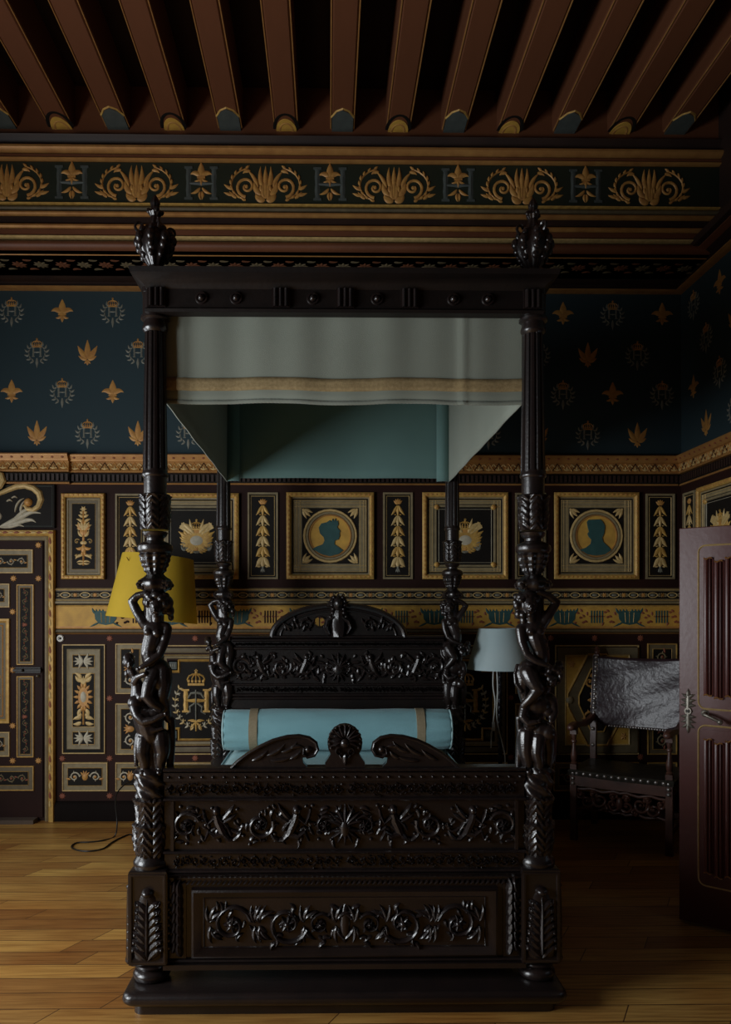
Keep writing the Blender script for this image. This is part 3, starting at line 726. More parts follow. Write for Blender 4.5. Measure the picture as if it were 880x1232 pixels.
        for t0,t1,k in ((.09,.20,0),(.25,.73,1),(.79,.90,0)):
            a.mt('panel_black'); a.box(cu-W*.25,cu+W*.25,v0+H*t0,v0+H*t1,0,.003); a.mt('gold'); a.frame(cu-W*.26,cu+W*.26,v0+H*t0-.004,v0+H*t1+.004,[(0,0),(.002,.004),(.004,.003)])
            T3=a.T; a.T=lambda u,v,h:T(u,v,h+.012); c=v0+H*(t0+t1)/2
            if k==0:
                a.mt('cream')
                for m in (1,-1):
                    a.push(cu,c,1,0,m)
                    for g_ in (.75,.3,-.3,-.75): a.leaf(.003,0,W*.21,W*.07,g_,g_*.9,.005)
                    a.leaf(.01,0,W*.2,.016,0,0,.004); a.pop()
            else:
                hh=H*(t1-t0); a.mt('gold_orange')
                for q in range(14): a.leaf(cu+W*.10*cos(q*pi/7),c+H*.03+H*.085*sin(q*pi/7),W*.13,W*.07,q*pi/7,0,.004)
                a.disc(cu,c+H*.03,W*.12,.003,0,20,H*.09); a.mt('cream'); a.dome(cu,c+H*.03,W*.07,H*.05,.005,.003)
                a.mt('gold_light')
                for m in (1,-1):
                    a.push(cu,c,1,0,m)
                    for q,(y,an) in enumerate(((.20,1.1),(.17,.4),(-.08,-.8),(-.12,-1.1),(-.16,.2),(-.2,-.6))): a.leaf(W*.05,H*y,W*.2,W*.09,an,.8 if q%2 else -.8,.004)
                    a.pop()
                for q in (-.6,-.3,0,.3,.6): a.leaf(cu,c+hh*.30,W*.2,W*.06,pi/2+q,0,.004)
                a.mt('gold_orange'); a.line([(cu,c-.05),(cu,c-hh*.46)],.006,.004)
            a.T=T3
        sub(a,'painted_plaques')
    elif kind in('scroll','scroll_dark'):
        dk=kind=='scroll_dark'
        b.mt('gold_light' if not dk else 'gold'); b.frame(u0,u1,v0,v1,[(0,0),(.003,.012),(.008,.012),(.011,.003)])
        b.mt('olive_light' if not dk else 'olive'); b.box(u0+.008,u1-.008,v0+.008,v1-.008,0,.004)
        base=b.build(name,None,parent)
        e=.045 if min(W,H)>.17 else .028
        a=B(lambda u,v,h:T(u,v,h+.004)); a.mt('panel_black'); a.box(u0+e,u1-e,v0+e,v1-e,0,.002); a.mt('gold'); a.frame(u0+e-.004,u1-e+.004,v0+e-.004,v1-e+.004,[(0,0),(.002,.004),(.004,.002)])
        a.T=lambda u,v,h:T(u,v,h+.006); small_scrolls(a,u0+e+.004,u1-e-.004,v0+e+.004,v1-e-.004,'cream' if not dk else 'olive_light','gold_orange' if not dk else 'red_paint'); sub(a,'painted_scrolls')
    elif kind=='monogram':
        b.mt('gold_light'); b.frame(u0,u1,v0,v1,[(0,0),(.003,.012),(.008,.012),(.011,.003)])
        b.mt('olive'); b.frame(u0+.02,u1-.02,v0+.02,v1-.02,[(0,0),(.004,.016),(.028,.018),(.040,.012)])
        b.mt('panel_brown'); b.frame(u0+.058,u1-.058,v0+.058,v1-.058,[(0,.012),(.018,.012)],True)
        b.mt('gold_light'); b.frame(u0+.072,u1-.072,v0+.072,v1-.072,[(0,.010),(.003,.020),(.008,.012)]); b.mt('olive_light'); b.frame(u0+.082,u1-.082,v0+.082,v1-.082,[(0,.010),(.003,.018),(.020,.012),(.024,.010)])
        base=b.build(name,None,parent)
        a=B(lambda u,v,h:T(u,v,h+.010)); i0,i1,j0,j1=u0+.112,u1-.112,v0+.118,v1-.118; n_=.085
        a.mt('olive_light'); a.box(i0,i1,j0,j1,0,.002)
        cross=[(i0+n_,j0),(i1-n_,j0),(i1-n_,j0+n_),(i1,j0+n_),(i1,j1-n_),(i1-n_,j1-n_),(i1-n_,j1),(i0+n_,j1),(i0+n_,j1-n_),(i0,j1-n_),(i0,j0+n_),(i0+n_,j0+n_)]
        a.mt('panel_black'); a.poly(cross,.002,.006)
        a.mt('gold')
        cl=cross+[cross[0]]
        for p,q in zip(cl,cl[1:]):
            dx=(q[0]-p[0]); dy=(q[1]-p[1]); l=sqrt(dx*dx+dy*dy); e=.006; a.line([(p[0]-dx/l*e,p[1]-dy/l*e),(q[0]+dx/l*e,q[1]+dy/l*e)],.010,.014,.004)
        for x in (i0+.038,i1-.038):
            for y in (j0+.038,j1-.038):
                a.mt('blue_grey'); a.box(x-.028,x+.028,y-.028,y+.028,.002,.006); a.mt('silver_paint')
                for k in (-1,0,1): a.dome(x+k*.015,y+.0,.005,.019,.004,.006,6,2)
        sub(a,'cross_moulding')
        a=B(lambda u,v,h:T(u,v,h+.016)); monogram(a,cu,cv+.005,H*.555,.006); sub(a,'crowned_monogram')
    elif kind=='lozenge':
        b.mt('gold_light'); b.frame(u0,u1,v0,v1,[(0,0),(.003,.012),(.008,.012),(.011,.003)])
        b.mt('olive'); b.frame(u0+.015,u1-.015,v0+.015,v1-.015,[(0,0),(.004,.026),(.03,.018),(.05,.010)],True)
        base=b.build(name,None,parent)
        a=B(lambda u,v,h:T(u,v,h+.010)); i0,i1,j0,j1=u0+.075,u1-.075,v0+.075,v1-.075
        a.mt('yellow_paint'); a.box(i0,i1,j0,j1,0,.002)
        k_=.30*(i1-i0); oc=[(cu-k_*.5,j0),(cu+k_*.5,j0),(i1-.02,cv-.05),(i1-.02,cv+.05),(cu+k_*.5,j1),(cu-k_*.5,j1),(i0+.02,cv+.05),(i0+.02,cv-.05)]
        a.mt('olive'); a.poly(oc,.002,.004)
        q_=[(cu+(x-cu)*.62,cv+(y-cv)*.70) for x,y in oc]
        a.mt('panel_black'); a.poly(q_,.004,.006); a.mt('gold')
        for P_,w_ in ((oc,.011),(q_,.008)):
            for p,q in zip(P_,P_[1:]+P_[:1]): a.line([p,q],w_,.014,.002)
        a.mt('gold_light'); a.frame(i0,i1,j0,j1,[(0,0),(.003,.010),(.010,.004)])
        a.mt('olive_light'); a.dome(i0+.035,cv,.034,.034,.022); a.dome(i1-.035,cv,.034,.034,.022)
        a.T=lambda u,v,h:T(u,v,h+.016); a.mt('gold_orange'); rosette(a,cu,cv,.08,8,.006)
        for s in (1,-1):
            a.push(cu,cv,1,0,s)
            for t in (1,-1): spiral(a,.06,t*.14,.05,pi/2,t,1.2,.18,.005)
            a.pop()
        for sx in (i0+.05,i1-.05):
            for sy in (j0+.07,j1-.07): rosette(a,sx,sy,.03,6,.004)
        sub(a,'lozenge_moulding')
    return base
def bp(kind,x0,x1,y0,y1): return panel(TB,wb,kind,wx(x0),wx(x1),wz(y1,(x0+x1)/2),wz(y0,(x0+x1)/2))
for a in (('candelabra',75,127,594,697),('drop',139,175,594,697),('crest',186,288,594,697),('drop',298,335,592.5,697),('portrait_lady',345,450,593,697),('drop',461,497,592.5,697),
          ('crest',508,611,593,697),('drop',620,657,593,697),('portrait_man',666,768,593,697),('drop',777,812,594,697),
          ('triple',75,127,775,907),('scroll',139,175,774,835),('scroll',139,175,846,908),('monogram',185,288,776,908),('scroll',298,335,776,835),('scroll',298,335,846,908),('lozenge',345,450,776,908),
          ('scroll',461,497,776,835),('scroll',461,497,846,908),('monogram',508,611,776,908),('scroll',620,657,776,835),('scroll',620,657,846,908),('lozenge',668,769,776,908),('scroll_dark',779,815,774,835),('scroll_dark',779,815,846,908),
          ('scroll',75,130,917,952),('scroll',139,175,917,952),('scroll',185,288,917,952),('scroll',298,335,917,952),('scroll',345,450,917,952),('scroll',461,497,917,952),('scroll',508,611,917,952),('scroll_dark',620,657,917,952),('scroll_dark',666,769,917,952),('scroll_dark',779,815,917,952)):
    bp(*a)
# right wall panels
zt,zb=wz(594),wz(697)
ucor=.05; uu=ucor
for kind,w in (('drop',.19),('crest',.64),('drop',.23),('portrait_lady',.66),('drop',.23)):
    panel(TR,wr,kind,uu,uu+w,zb,zt); uu+=w+.065
uu=ucor
for kind,w in (('scroll',.19),('monogram',.64),('scroll',.23),('lozenge',.66)):
    panel(TR,wr,kind,uu,uu+w,wz(908),wz(776)); uu+=w+.065
# skirting
b=B(TB); b.mt('skirting').run(wx(67),XR,[(0,0),(0,.03),(.12,.03),(.14,.018),(.15,0)]); struct(b.build('baseboard_back'),'dark skirting along the back wall')
b=B(TR); b.mt('skirting').run(0.03,YW-DY1,[(0,0),(0,.03),(.12,.03),(.14,.018),(.15,0)]); struct(b.build('baseboard_right'),'dark skirting along the right wall')

# ------------------------------------------------------------------ door in the back wall (left)
DC=-8.
def mx(p): return 2*DC-p
b=B(TB); u0,u1=wx(mx(52)),wx(52); b.mt('panel_brown').box(u0,u1,.03,wz(651),0,.012)
d1=struct(b.build('door_1',smooth=False),'painted panelled door in the back wall')
for k,(kind,x0,x1,y0,y1) in enumerate((('scroll',mx(41),41,661,690),('scroll_dark',21,42,703,800),('scroll_dark',21,42,813,911),('scroll_dark',mx(42),mx(21),703,800),('scroll_dark',mx(42),mx(21),813,911),
        ('scroll',mx(13),13,702,731),('scroll',mx(13),13,880,910),('scroll_dark',mx(42),42,921,951))):
    T=lambda u,v,h:TB(u,v,h+.012); p=panel(T,d1,kind,wx(x0),wx(x1),wz(y1,20),wz(y0,20)); p.name='door_panel'
T=lambda u,v,h:TB(u,v,h+.012)
b=B(T); a0,a1,c0,c1=wx(mx(13)),wx(13),wz(870,20),wz(744,20)
b.mt('gold'); b.frame(a0,a1,c0,c1,[(0,0),(.003,.018),(.02,.02),(.03,.01),(.034,.003)]); b.mt('olive'); b.box(a0+.03,a1-.03,c0+.03,c1-.03,0,.004); b.mt('gold_orange'); b.frame(a0+.05,a1-.05,c0+.05,c1-.05,[(0,.004),(.004,.009),(.010,.004)])
dp=b.build('door_panel',None,d1)
b=B(lambda u,v,h:TB(u,v,h+.016)); candelabra(b,(a0+a1)/2,c0+.09,c1-.09,.16); b.build('painted_candelabra',None,dp)
b=B(T); b.mt('gold_orange')
for px,py in ((47,656),(47,696),(17,696),(16,736),(16,806),(16,873),(16,915),(47,915)): rosette(b,wx(px),wz(py,20),.026,8,.005); rosette(b,wx(mx(px)),wz(py,20),.026,8,.005)
b.build('rosettes',None,d1)
b=B(T); b.mt('iron'); zc=wz(806,20); b.box(wx(20),wx(50),zc-.022,zc+.022,0,.012); b.run(wx(18),wx(51),[(zc-.012,.012),(zc-.008,.028),(zc+.008,.028),(zc+.012,.012)]); b.dome(wx(30),zc,.014,.014,.05); 
b.mt('pewter'); b.dome(wx(46.5),wz(813,20),.012,.012,.03); b.build('door_bolt',None,d1)
# surround
b=B(TB); x0,x1=wx(59.5),wx(67); X0,X1=wx(mx(67)),wx(67)
zt1=wz(638,20); zb1=0.05
b.mt('gold'); b.frame(X0,X1,-.3,zt1,[(0,0),(0,.03),(.006,.042),(.03,.046),(.042,.036),(.048,.02)])
b.mt('olive_light'); b.frame(X0+.05,X1-.05,-.3,zt1-.05,[(0,0),(0,.024),(.008,.026),(.012,.018),(.022,.02),(.028,.012),(.03,0)])
b.mt('gold_light'); b.frame(X0+.055,X1-.055,-.3,zt1-.055,[(0,.02),(.002,.030),(.004,.02)])
b.T=lambda u,v,h:TB(u,v,h+.044); 
n=30
for k in range(n):
    v=.1+(zt1-.15)*(k+.5)/n
    for u in (X0+.024,X1-.024): b.mt('red_paint' if k%2 else 'gold_light'); b.leaf(u,v-.025,.06,.02,pi/2+.25,-.4,.006)
for k in range(22):
    u=X0+(X1-X0)*(k+.5)/22; b.mt('red_paint' if k%2 else 'gold_light'); b.leaf(u-.02,zt1-.024,.045,.02,.25,-.4,.006)
struct(b.build('trim_2'),'gilded door surround')
bpy.data.objects['trim_2'].location.z=0
b=B(TB); z0,z1=wz(635.5,20),wz(583.5,20); b.mt('panel_black').box(X0,X1,z0,z1,0,.03)
b.mt('blue_grey'); b.frame(X0+.01,X1-.012,z0+.01,z1-.01,[(0,.03),(.003,.034),(.006,.03)])
b.T=lambda u,v,h:TB(u,v,h+.03); zz=lambda p:wz(p,20)
for m in (0,1):
    g=(lambda p:wx(p)) if m==0 else (lambda p:wx(mx(p)))
    b.mt('gold_light')
    b.ribbon([(g(-6),zz(598)),(g(3),zz(594)),(g(12),zz(590)),(g(22),zz(586)),(g(32),zz(585)),(g(42),zz(588)),(g(49),zz(594)),(g(51),zz(602)),(g(48),zz(610)),(g(42),zz(614)),(g(35),zz(613)),(g(31),zz(608))],[.012,.016,.02,.022,.022,.024,.026,.026,.022,.02,.018,.012],.022)
    b.mt('gold_orange'); b.dome(g(36),zz(605),.032,.032,.03)
    b.mt('cream')
    for P_,w_ in (([(2,634),(14,629),(28,622),(40,617),(51,618)],.020),([(4,634),(18,631),(30,627),(40,626),(45,629)],.018),([(2,635),(14,634),(24,632),(31,634)],.014),([(16,628),(26,619),(34,614),(44,616)],.014),
                  ([(20,617),(22,609),(26,603),(31,600)],.009),([(29,622),(27,614),(29,607),(33,602)],.011),([(10,604),(14,602),(17,604)],.008),([(16,600),(20,598),(23,600)],.007),([(-8,622),(-3,619),(2,622),(0,627)],.020)):
        nn=len(P_); pts=smooth2([(g(x),zz(y)) for x,y in P_]); b.ribbon(pts,[w_*max(.15,sin(pi*((k+.6)/(len(pts)+.2))**.8)) for k in range(len(pts))],.012)
    b.mt('gold_light'); b.ribbon([(g(-4),zz(590)),(g(4),zz(587)),(g(8),zz(580)),(g(6),zz(573)),(g(0),zz(570)),(g(-5),zz(574))],[.02,.022,.024,.022,.018,.012],.022,.035)
struct(b.build('trim_3'),'black overdoor panel with a pale acanthus scroll')
b=B(); b.mt('plaster').box(wx(mx(60)),wx(46),YW-.10,YW-.0,0,.03); struct(b.build('trim_4',smooth=False),'worn threshold at the foot of the painted door')
# small white knob on the panelling
b=B(TB); u,v=wx(73),wz(768,73); b.mt('porcelain'); b.lathe([(0,0),(.02,0)],n=4) if False else None
b.disc(u,v,.027,.008,0,24); b.ring(u,v,.020,.007,.012,.006); b.mt('iron'); b.dome(u,v,.010,.010,.010,.007)
tag(b.build('wall_knob'),'small round white knob fixed to the panelling beside the painted door','knob')

# ================================================================== THE BED
BX=X(415,3.19); BED_Y=3.185; BROT=R(0)
bed=empty('four_poster_bed',(BX,BED_Y,0),BROT)
tag(bed,'dark carved wooden four poster bed with figure posts and a pale green fabric tester','bed')
HW=.780; BL=2.08; OW=.014   # half width of shafts, length post to post, extra spread of the pedestals
def bzz(y,S=292): return EYE-(y-PY)/S
# --- platform
b=B()
def rrect(x0,x1,y0,y1,z,r=.04,n=5):
    p=[]
    for cx,cy,a in ((x1-r,y1-r,0),(x0+r,y1-r,pi/2),(x0+r,y0+r,pi),(x1-r,y0+r,1.5*pi)):
        for k in range(n): t=a+pi/2*k/(n-1); p.append((cx+r*cos(t),cy+r*sin(t),z))
    return p
px0,px1,py0,py1=-.885,.885,-.155,BL+.15
b.mt('bed_wood')
L=[rrect(px0+.04,px1-.04,py0+.04,py1-.04,0),rrect(px0+.04,px1-.04,py0+.04,py1-.04,.042)]
for k in range(7):
    t=-pi/2+pi*k/6; o=.022*(1-cos(t)); L.append(rrect(px0+o,px1-o,py0+o,py1-o,.069+.026*sin(t),.045))
b.loops(L,cap0=True,cap1=True); b.build('platform',None,bed)
PT=.095
# --- post meshes
def post_shaft(side):
    b=B(); b.mt('bed_wood')
    fl=lambda r,z,t:r*(1-.13*max(0,cos(12*t))**.6)
    zs=lambda y:bzz(y)
    b.lathe([(.050,zs(568)),(.047,zs(500)),(.041,zs(398))],n=96,mod=fl,sub=2)
    # rings & necks below flutes
    b.lathe([(.049,zs(575)),(.054,zs(573)),(.054,zs(571)),(.050,zs(568)),(.049,zs(566))],n=32)
    b.lathe([(.046,zs(600)),(.047,zs(575))],n=32)
    b.lathe([(.041,zs(402)),(.050,zs(399)),(.052,zs(396)),(.047,zs(392)),(.046,zs(388)),(.058,zs(386)),(.058,zs(383))],n=32)
    # acanthus collar
    def ac(r,z,t):
        q=(t*3/pi)%1.; m=abs(q-.5)*2
        return r*(1+.20*(1-m)**.5-.03)+.003*sin(z*230+m*7)
    b.lathe([(.050,zs(638)),(.052,zs(632)),(.056,zs(620)),(.054,zs(608)),(.056,zs(600)),(.060,zs(597)),(.045,zs(595))],n=96,mod=ac,sub=5)
    # neck, wide disc, cup
    b.lathe([(.045,zs(640)),(.052,zs(641)),(.047,zs(645)),(.035,zs(648)),(.035,zs(651)),(.060,zs(654)),(.071,zs(657)),(.073,zs(661)),(.069,zs(664)),(.062,zs(666))],n=40)
    b.lathe([(.062,zs(665)),(.060,zs(672)),(.052,zs(680)),(.042,zs(687)),(.034,zs(691))],n=96,mod=lambda r,z,t:r*(1+.07*cos(10*t))+.0025*sin(z*300),sub=4)
    b.lathe([(.034,zs(691)),(.040,zs(693)),(.048,zs(695)),(.060,zs(697)),(.066,zs(700)),(.066,zs(704)),(.060,zs(708)),(.048,zs(711)),(.03,zs(714))],n=80,mod=lambda r,z,t:r*(1+.04*cos(8*t)),sub=2)
    for k in range(4):
        a=pi/4+k*pi/2
        for q in range(6): b.sphere((cos(a)*.066+.012*cos(q),sin(a)*.066,zs(704)+.012*sin(q)),.010,6,4)
    # core up into the cornice
    b.lathe([(.05,zs(384)),(.05,2.9)],n=24)
    return b.mesh('post')
def post_base(side):
    """foliate bulb, ring"""
    b=B(); b.mt('bed_wood'); ox=side*OW; z=lambda y:bzz(y)
    b.lathe([(.058,z(962)),(.064,z(955)),(.060,z(948)),(.068,z(941)),(.062,z(934)),(.070,z(928)),(.052,z(922))],cx=ox,n=96,mod=lambda r,zz,t:r+.006*sin(5*t+zz*110),sub=4)
    def lf(r,zz,t):
        q=(t*3/pi+.25)%1.; m=abs(q-.5)*2
        return r*(1+.13*(1-m)**.6-.04)+.0035*sin(zz*190+m*9)
    b.lathe([(.060,z(992)),(.058,z(978)),(.062,z(966)),(.070,z(960)),(.056,z(957))],cx=ox,n=96,mod=lf,sub=6)
    b.lathe([(.052,z(1030)),(.064,z(1020)),(.070,z(1008)),(.068,z(996)),(.072,z(990)),(.060,z(987))],cx=ox,n=96,mod=lf,sub=6)
    b.lathe([(.070,z(1041)),(.074,z(1038)),(.074,z(1034)),(.066,z(1030)),(.056,z(1026))],cx=ox,n=40)
    return b.mesh('leaf_bulb')
def pedestal(side):
    z1=bzz(1040); z0=.168
    T=lambda u,v,h:(u+side*OW,v,h); b=B(T); b.mt('bed_wood'); w=.076
    for zz,o in (): pass
    L=[[(-w+o,-w+o,z),(w-o,-w+o,z),(w-o,w-o,z),(-w+o,w-o,z)] for z,o in ((z0,.012),(z0+.01,0),(z0+.03,0),(z0+.04,.006),(z1-.03,.004),(z1-.015,0),(z1-.005,0),(z1,.008))]
    b.loops(L,cap0=True,cap1=True)
    for k in range(4):
        ca,sa=cos(k*pi/2),sin(k*pi/2)
        b.T=lambda u,v,h:(side*OW+u*ca-(-(w+h))*sa*1.0 if False else side*OW+u*ca-(-(w-.005+h))*sa, u*sa+(-(w-.005+h))*ca, v)
        b.frame(-.074,.074,z0+.012,z1-.012,[(0,0),(.001,.008),(.007,.009),(.011,.007),(.013,.001)])
        # large acanthus leaf
        H=(z1-z0)*.70; zb_=z0+.03
        b.ribbon([(0,zb_),(0,zb_+H*.15),(0,zb_+H*.4),(0,zb_+H*.7),(0,zb_+H*.92),(0,zb_+H)],[.050,.054,.050,.044,.032,.018],.010); b.leaf(0,zb_,H,.026,pi/2,0,.024,0,10)
        for m in (1,-1):
            b.push(0,0,1,0,m)
            for q in range(7):
                t=q/7.; b.leaf(.003,zb_+H*(.0+.80*t),.088-.026*t,.040,.95+.2*t,-.5,.020,0,7); b.leaf(.028,zb_+H*(.10+.80*t),.034,.020,.1,1.4,.018,0,5)
                b.dome(.056-.022*t,zb_+H*(.15+.78*t),.009,.011,.020,0,8,3)
            b.pop()
        b.dome(0,zb_+H*.99,.026,.018,.034,0,14,4)
    # outward scroll bracket on the outer side
    b.T=lambda u,v,h:(side*(OW+w)+side*h, u, v)
    zc=z0
    prof=[(z0+.0,.004),(z0+.02,.020),(z0+.06,.030),(z0+.12,.027),(z0+.20,.020),(z0+.28,.012),(z0+.36,.004)]
    for m in (0,):
        b.ribbon([(0,p[0]) for p in prof],[.05,.06,.062,.058,.052,.042,.02],.026)
        for k in range(9): b.dome((k%2-.5)*.04,z0+.01+k*.038,.026,.022,.028-.002*k,0,10,3)
    return b.mesh('pedestal')
def foot():
    b=B(); b.mt('bed_wood'); z0=PT
    b.lathe([(.055,z0),(.070,z0+.006),(.076,z0+.018),(.075,z0+.028),(.066,z0+.040),(.054,z0+.046),(.056,z0+.050),(.066,z0+.054),(.070,z0+.060),(.068,z0+.066),(.056,z0+.070),(.05,z0+.09)],n=40)
    return b.mesh('foot')
def finial():
    b=B(); b.mt('bed_wood'); z=lambda y:bzz(y)
    b.lathe([(.05,2.90),(.05,z(333)),(.030,z(328)),(.026,z(322)),(.040,z(316)),(.058,z(308)),(.068,z(300)),(.070,z(292)),(.060,z(284)),(.044,z(277)),(.030,z(272)),(.020,z(266)),(.018,z(262)),(.028,z(258)),(.018,z(254)),(.016,z(250)),(.020,z(246)),(.012,z(240)),(.003,z(236))],n=64,mod=lambda r,zz,t:r*(1+.07*cos(8*t)),sub=2)
    for k in range(8):
        a=k*pi/4
        for (zz,rr,s) in ((z(292),.072,.018),(z(300),.066,.016),(z(283),.060,.014),(z(310),.05,.014)): b.sphere((rr*cos(a+zz),rr*sin(a+zz),zz),(s,s,s*1.3),8,6)
    for k in range(4):
        a=k*pi/2+.4; pts=[]
        for q in range(9):
            t=q/8; ang=-1.2+t*4.2; r=.022*(1-.5*t); pts.append(((.062+r*cos(ang))*cos(a),(.062+r*cos(ang))*sin(a),z(283)+.02+r*sin(ang)))
        b.tube(pts,.006,6); 
        b.sphere((.026*cos(a),.026*sin(a),z(256)),.011,6,5)
    return b.mesh('finial')
def figures(spec,axis):
    """organic carving: capsules (x,y,depth,r) pairs and ellipsoids, fused by voxel remesh; unit = 1/1132 m"""
    k=1/1124.; b=B(); b.mt('bed_wood')
    def W(p): return ((p[0]-axis)*k, -p[2]*k, EYE-((640+p[1]/3.85)-735)/292)
    for s in spec:
        if s[0]=='e': c=W(s[1]); b.sphere(c,(s[2][0]*k,s[2][2]*k,s[2][1]*k),16,12)
        else:
            pts=s[1]
            for p,q in zip(pts,pts[1:]):
                n=max(2,int(sqrt(sum((p[i]-q[i])**2 for i in range(3)))/5))
                A_,B_=Vector(W(p)),Vector(W(q)); L=[]
                for j in range(n+1):
                    t=j/n; c=A_.lerp(B_,t); r=(p[3]+(q[3]-p[3])*t)*k*1.07*(1+.06*sin(pi*t))
                    if j%2==0 or j==n: b.sphere(c,r,12,8)
    me=b.mesh('tmp'); o=bpy.data.objects.new('tmp',me); COL.objects.link(o)
    m=o.modifiers.new('r','REMESH'); m.mode='VOXEL'; m.voxel_size=.0030; m.use_smooth_shade=True
    m=o.modifiers.new('s','SMOOTH'); m.factor=.5; m.iterations=3
    dg=bpy.context.evaluated_depsgraph_get(); dg.update()
    me2=bpy.data.meshes.new_from_object(o.evaluated_get(dg)); bpy.data.objects.remove(o); me2.name='carved_figures'
    me2.materials.clear(); me2.materials.append(MATS['bed_wood'])
    me2.polygons.foreach_set('use_smooth',[True]*len(me2.polygons)); return me2
def fingers(x,y,d,ang,L=20,n=4):
    r=[]
    for q in range(n):
        a=ang+(q-1.5)*.28; r.append(('c',[(x,y,d,5.5),(x+L*.6*cos(a),y+L*.6*sin(a),d+4,5),(x+L*cos(a),y+L*sin(a),d-2,4)]))
    return r
FL=[('c',[(238,262,0,44),(238,700,-5,40),(238,1110,0,46)]),
 ('e',(264,336,14),(60,50,36)),('e',(262,348,50),(31,41,36)),('c',[(262,348,82,7),(261,358,90,8)]),('c',[(252,372,80,6),(272,372,80,6)]),('e',(250,338,76),(6,4,8)),('e',(275,338,76),(6,4,8)),('e',(262,385,62),(14,9,14)),
 ('e',(214,325,25),(24,26,26)),('e',(309,328,22),(25,28,26)),('e',(316,366,15),(20,26,22)),('e',(226,300,40),(22,20,22)),('e',(262,296,44),(28,20,28)),('e',(298,300,40),(22,20,22)),('e',(212,365,12),(18,22,20)),('e',(240,312,70),(12,9,10)),('e',(286,312,70),(12,9,10)),('e',(318,395,5),(14,18,16)),
 ('c',[(262,385,38,18),(256,425,26,20)]),
 ('e',(248,455,25),(52,46,40)),('c',[(208,430,22,24),(298,442,22,24)]),('e',(226,462,58),(19,18,15)),('e',(266,468,58),(19,18,15)),
 ('c',[(243,490,28,42),(226,545,32,36),(232,590,26,40)]),('e',(214,560,46),(24,30,22)),
 ('c',[(202,428,22,23),(170,375,24,21),(143,322,22,18),(170,296,30,16),(212,284,42,12)]),
 ('c',[(305,448,28,22),(296,505,38,20),(278,565,58,16),(235,600,72,14),(200,620,78,11)]),
 ('e',(262,632,18),(54,48,46)),
 ('c',[(288,645,28,38),(292,700,34,34),(284,768,38,26),(296,810,26,22),(304,868,4,14)]),
 ('c',[(252,650,44,32),(232,700,62,30),(222,752,72,24),(250,785,72,20),(285,812,60,14)]),
 ('e',(133,600,34),(26,32,30)),('e',(128,580,22),(26,22,26)),('e',(112,600,18),(14,20,18)),('c',[(142,602,62,5),(144,612,68,6)]),('c',[(136,622,60,5),(150,622,60,5)]),('e',(120,655,14),(14,22,16)),
 ('c',[(140,632,26,15),(156,672,20,18),(168,715,16,28),(178,780,16,40)]),('e',(163,786,40),(36,34,34)),
 ('c',[(160,690,36,15),(180,665,58,13),(215,650,76,11)]),
 ('c',[(158,795,46,23),(178,842,64,20),(210,868,76,17),(255,858,84,14),(296,836,84,11)]),
 ('c',[(200,850,20,52),(228,930,22,50)]),('e',(212,880,58),(26,20,16)),('e',(228,932,18),(60,13,52)),('e',(240,905,60),(30,16,14)),
 ('c',[(200,955,34,38),(196,1010,46,30),(206,1050,44,24),(208,1098,34,18),(200,1104,62,14)]),
 ('c',[(276,945,26,40),(286,1010,34,32),(276,1055,34,24),(272,1098,24,18),(274,1104,50,14)]),
 ('c',[(170,940,4,16),(160,1000,10,13),(162,1062,18,10)]),('c',[(318,870,-4,16),(322,960,-6,15),(312,1085,-2,17)]),
 ('c',[(180,900,40,9),(230,915,66,8),(290,900,62,8)])]
def curls(cx,cy,d,rx,ry,seed):
    rr=random.Random(seed); o=[]
    for k in range(22):
        a=2*pi*k/11+rr.uniform(-.2,.2); q=1. if k<11 else .72
        x=cx+rx*q*cos(a); y=cy+ry*q*sin(a)
        if q<1 and y>cy+5: continue
        o.append(('e',(x,y,d+(0 if q==1 else 34)),(rr.uniform(11,16),rr.uniform(11,16),13)))
    return o
FL+=curls(262,332,22,54,48,3)+[('e',(236,528,44),(26,22,24)),('e',(275,690,52),(26,44,20)),('e',(238,640,50),(30,20,20)),('e',(276,985,48),(20,34,18)),('e',(202,985,58),(18,30,14)),('e',(190,760,48),(22,22,20)),('e',(245,832,40),(42,26,24))]
FL+=fingers(196,624,80,2.6)+fingers(300,834,86,-.3)+fingers(162,1060,18,1.6)+fingers(215,284,44,.2,16)
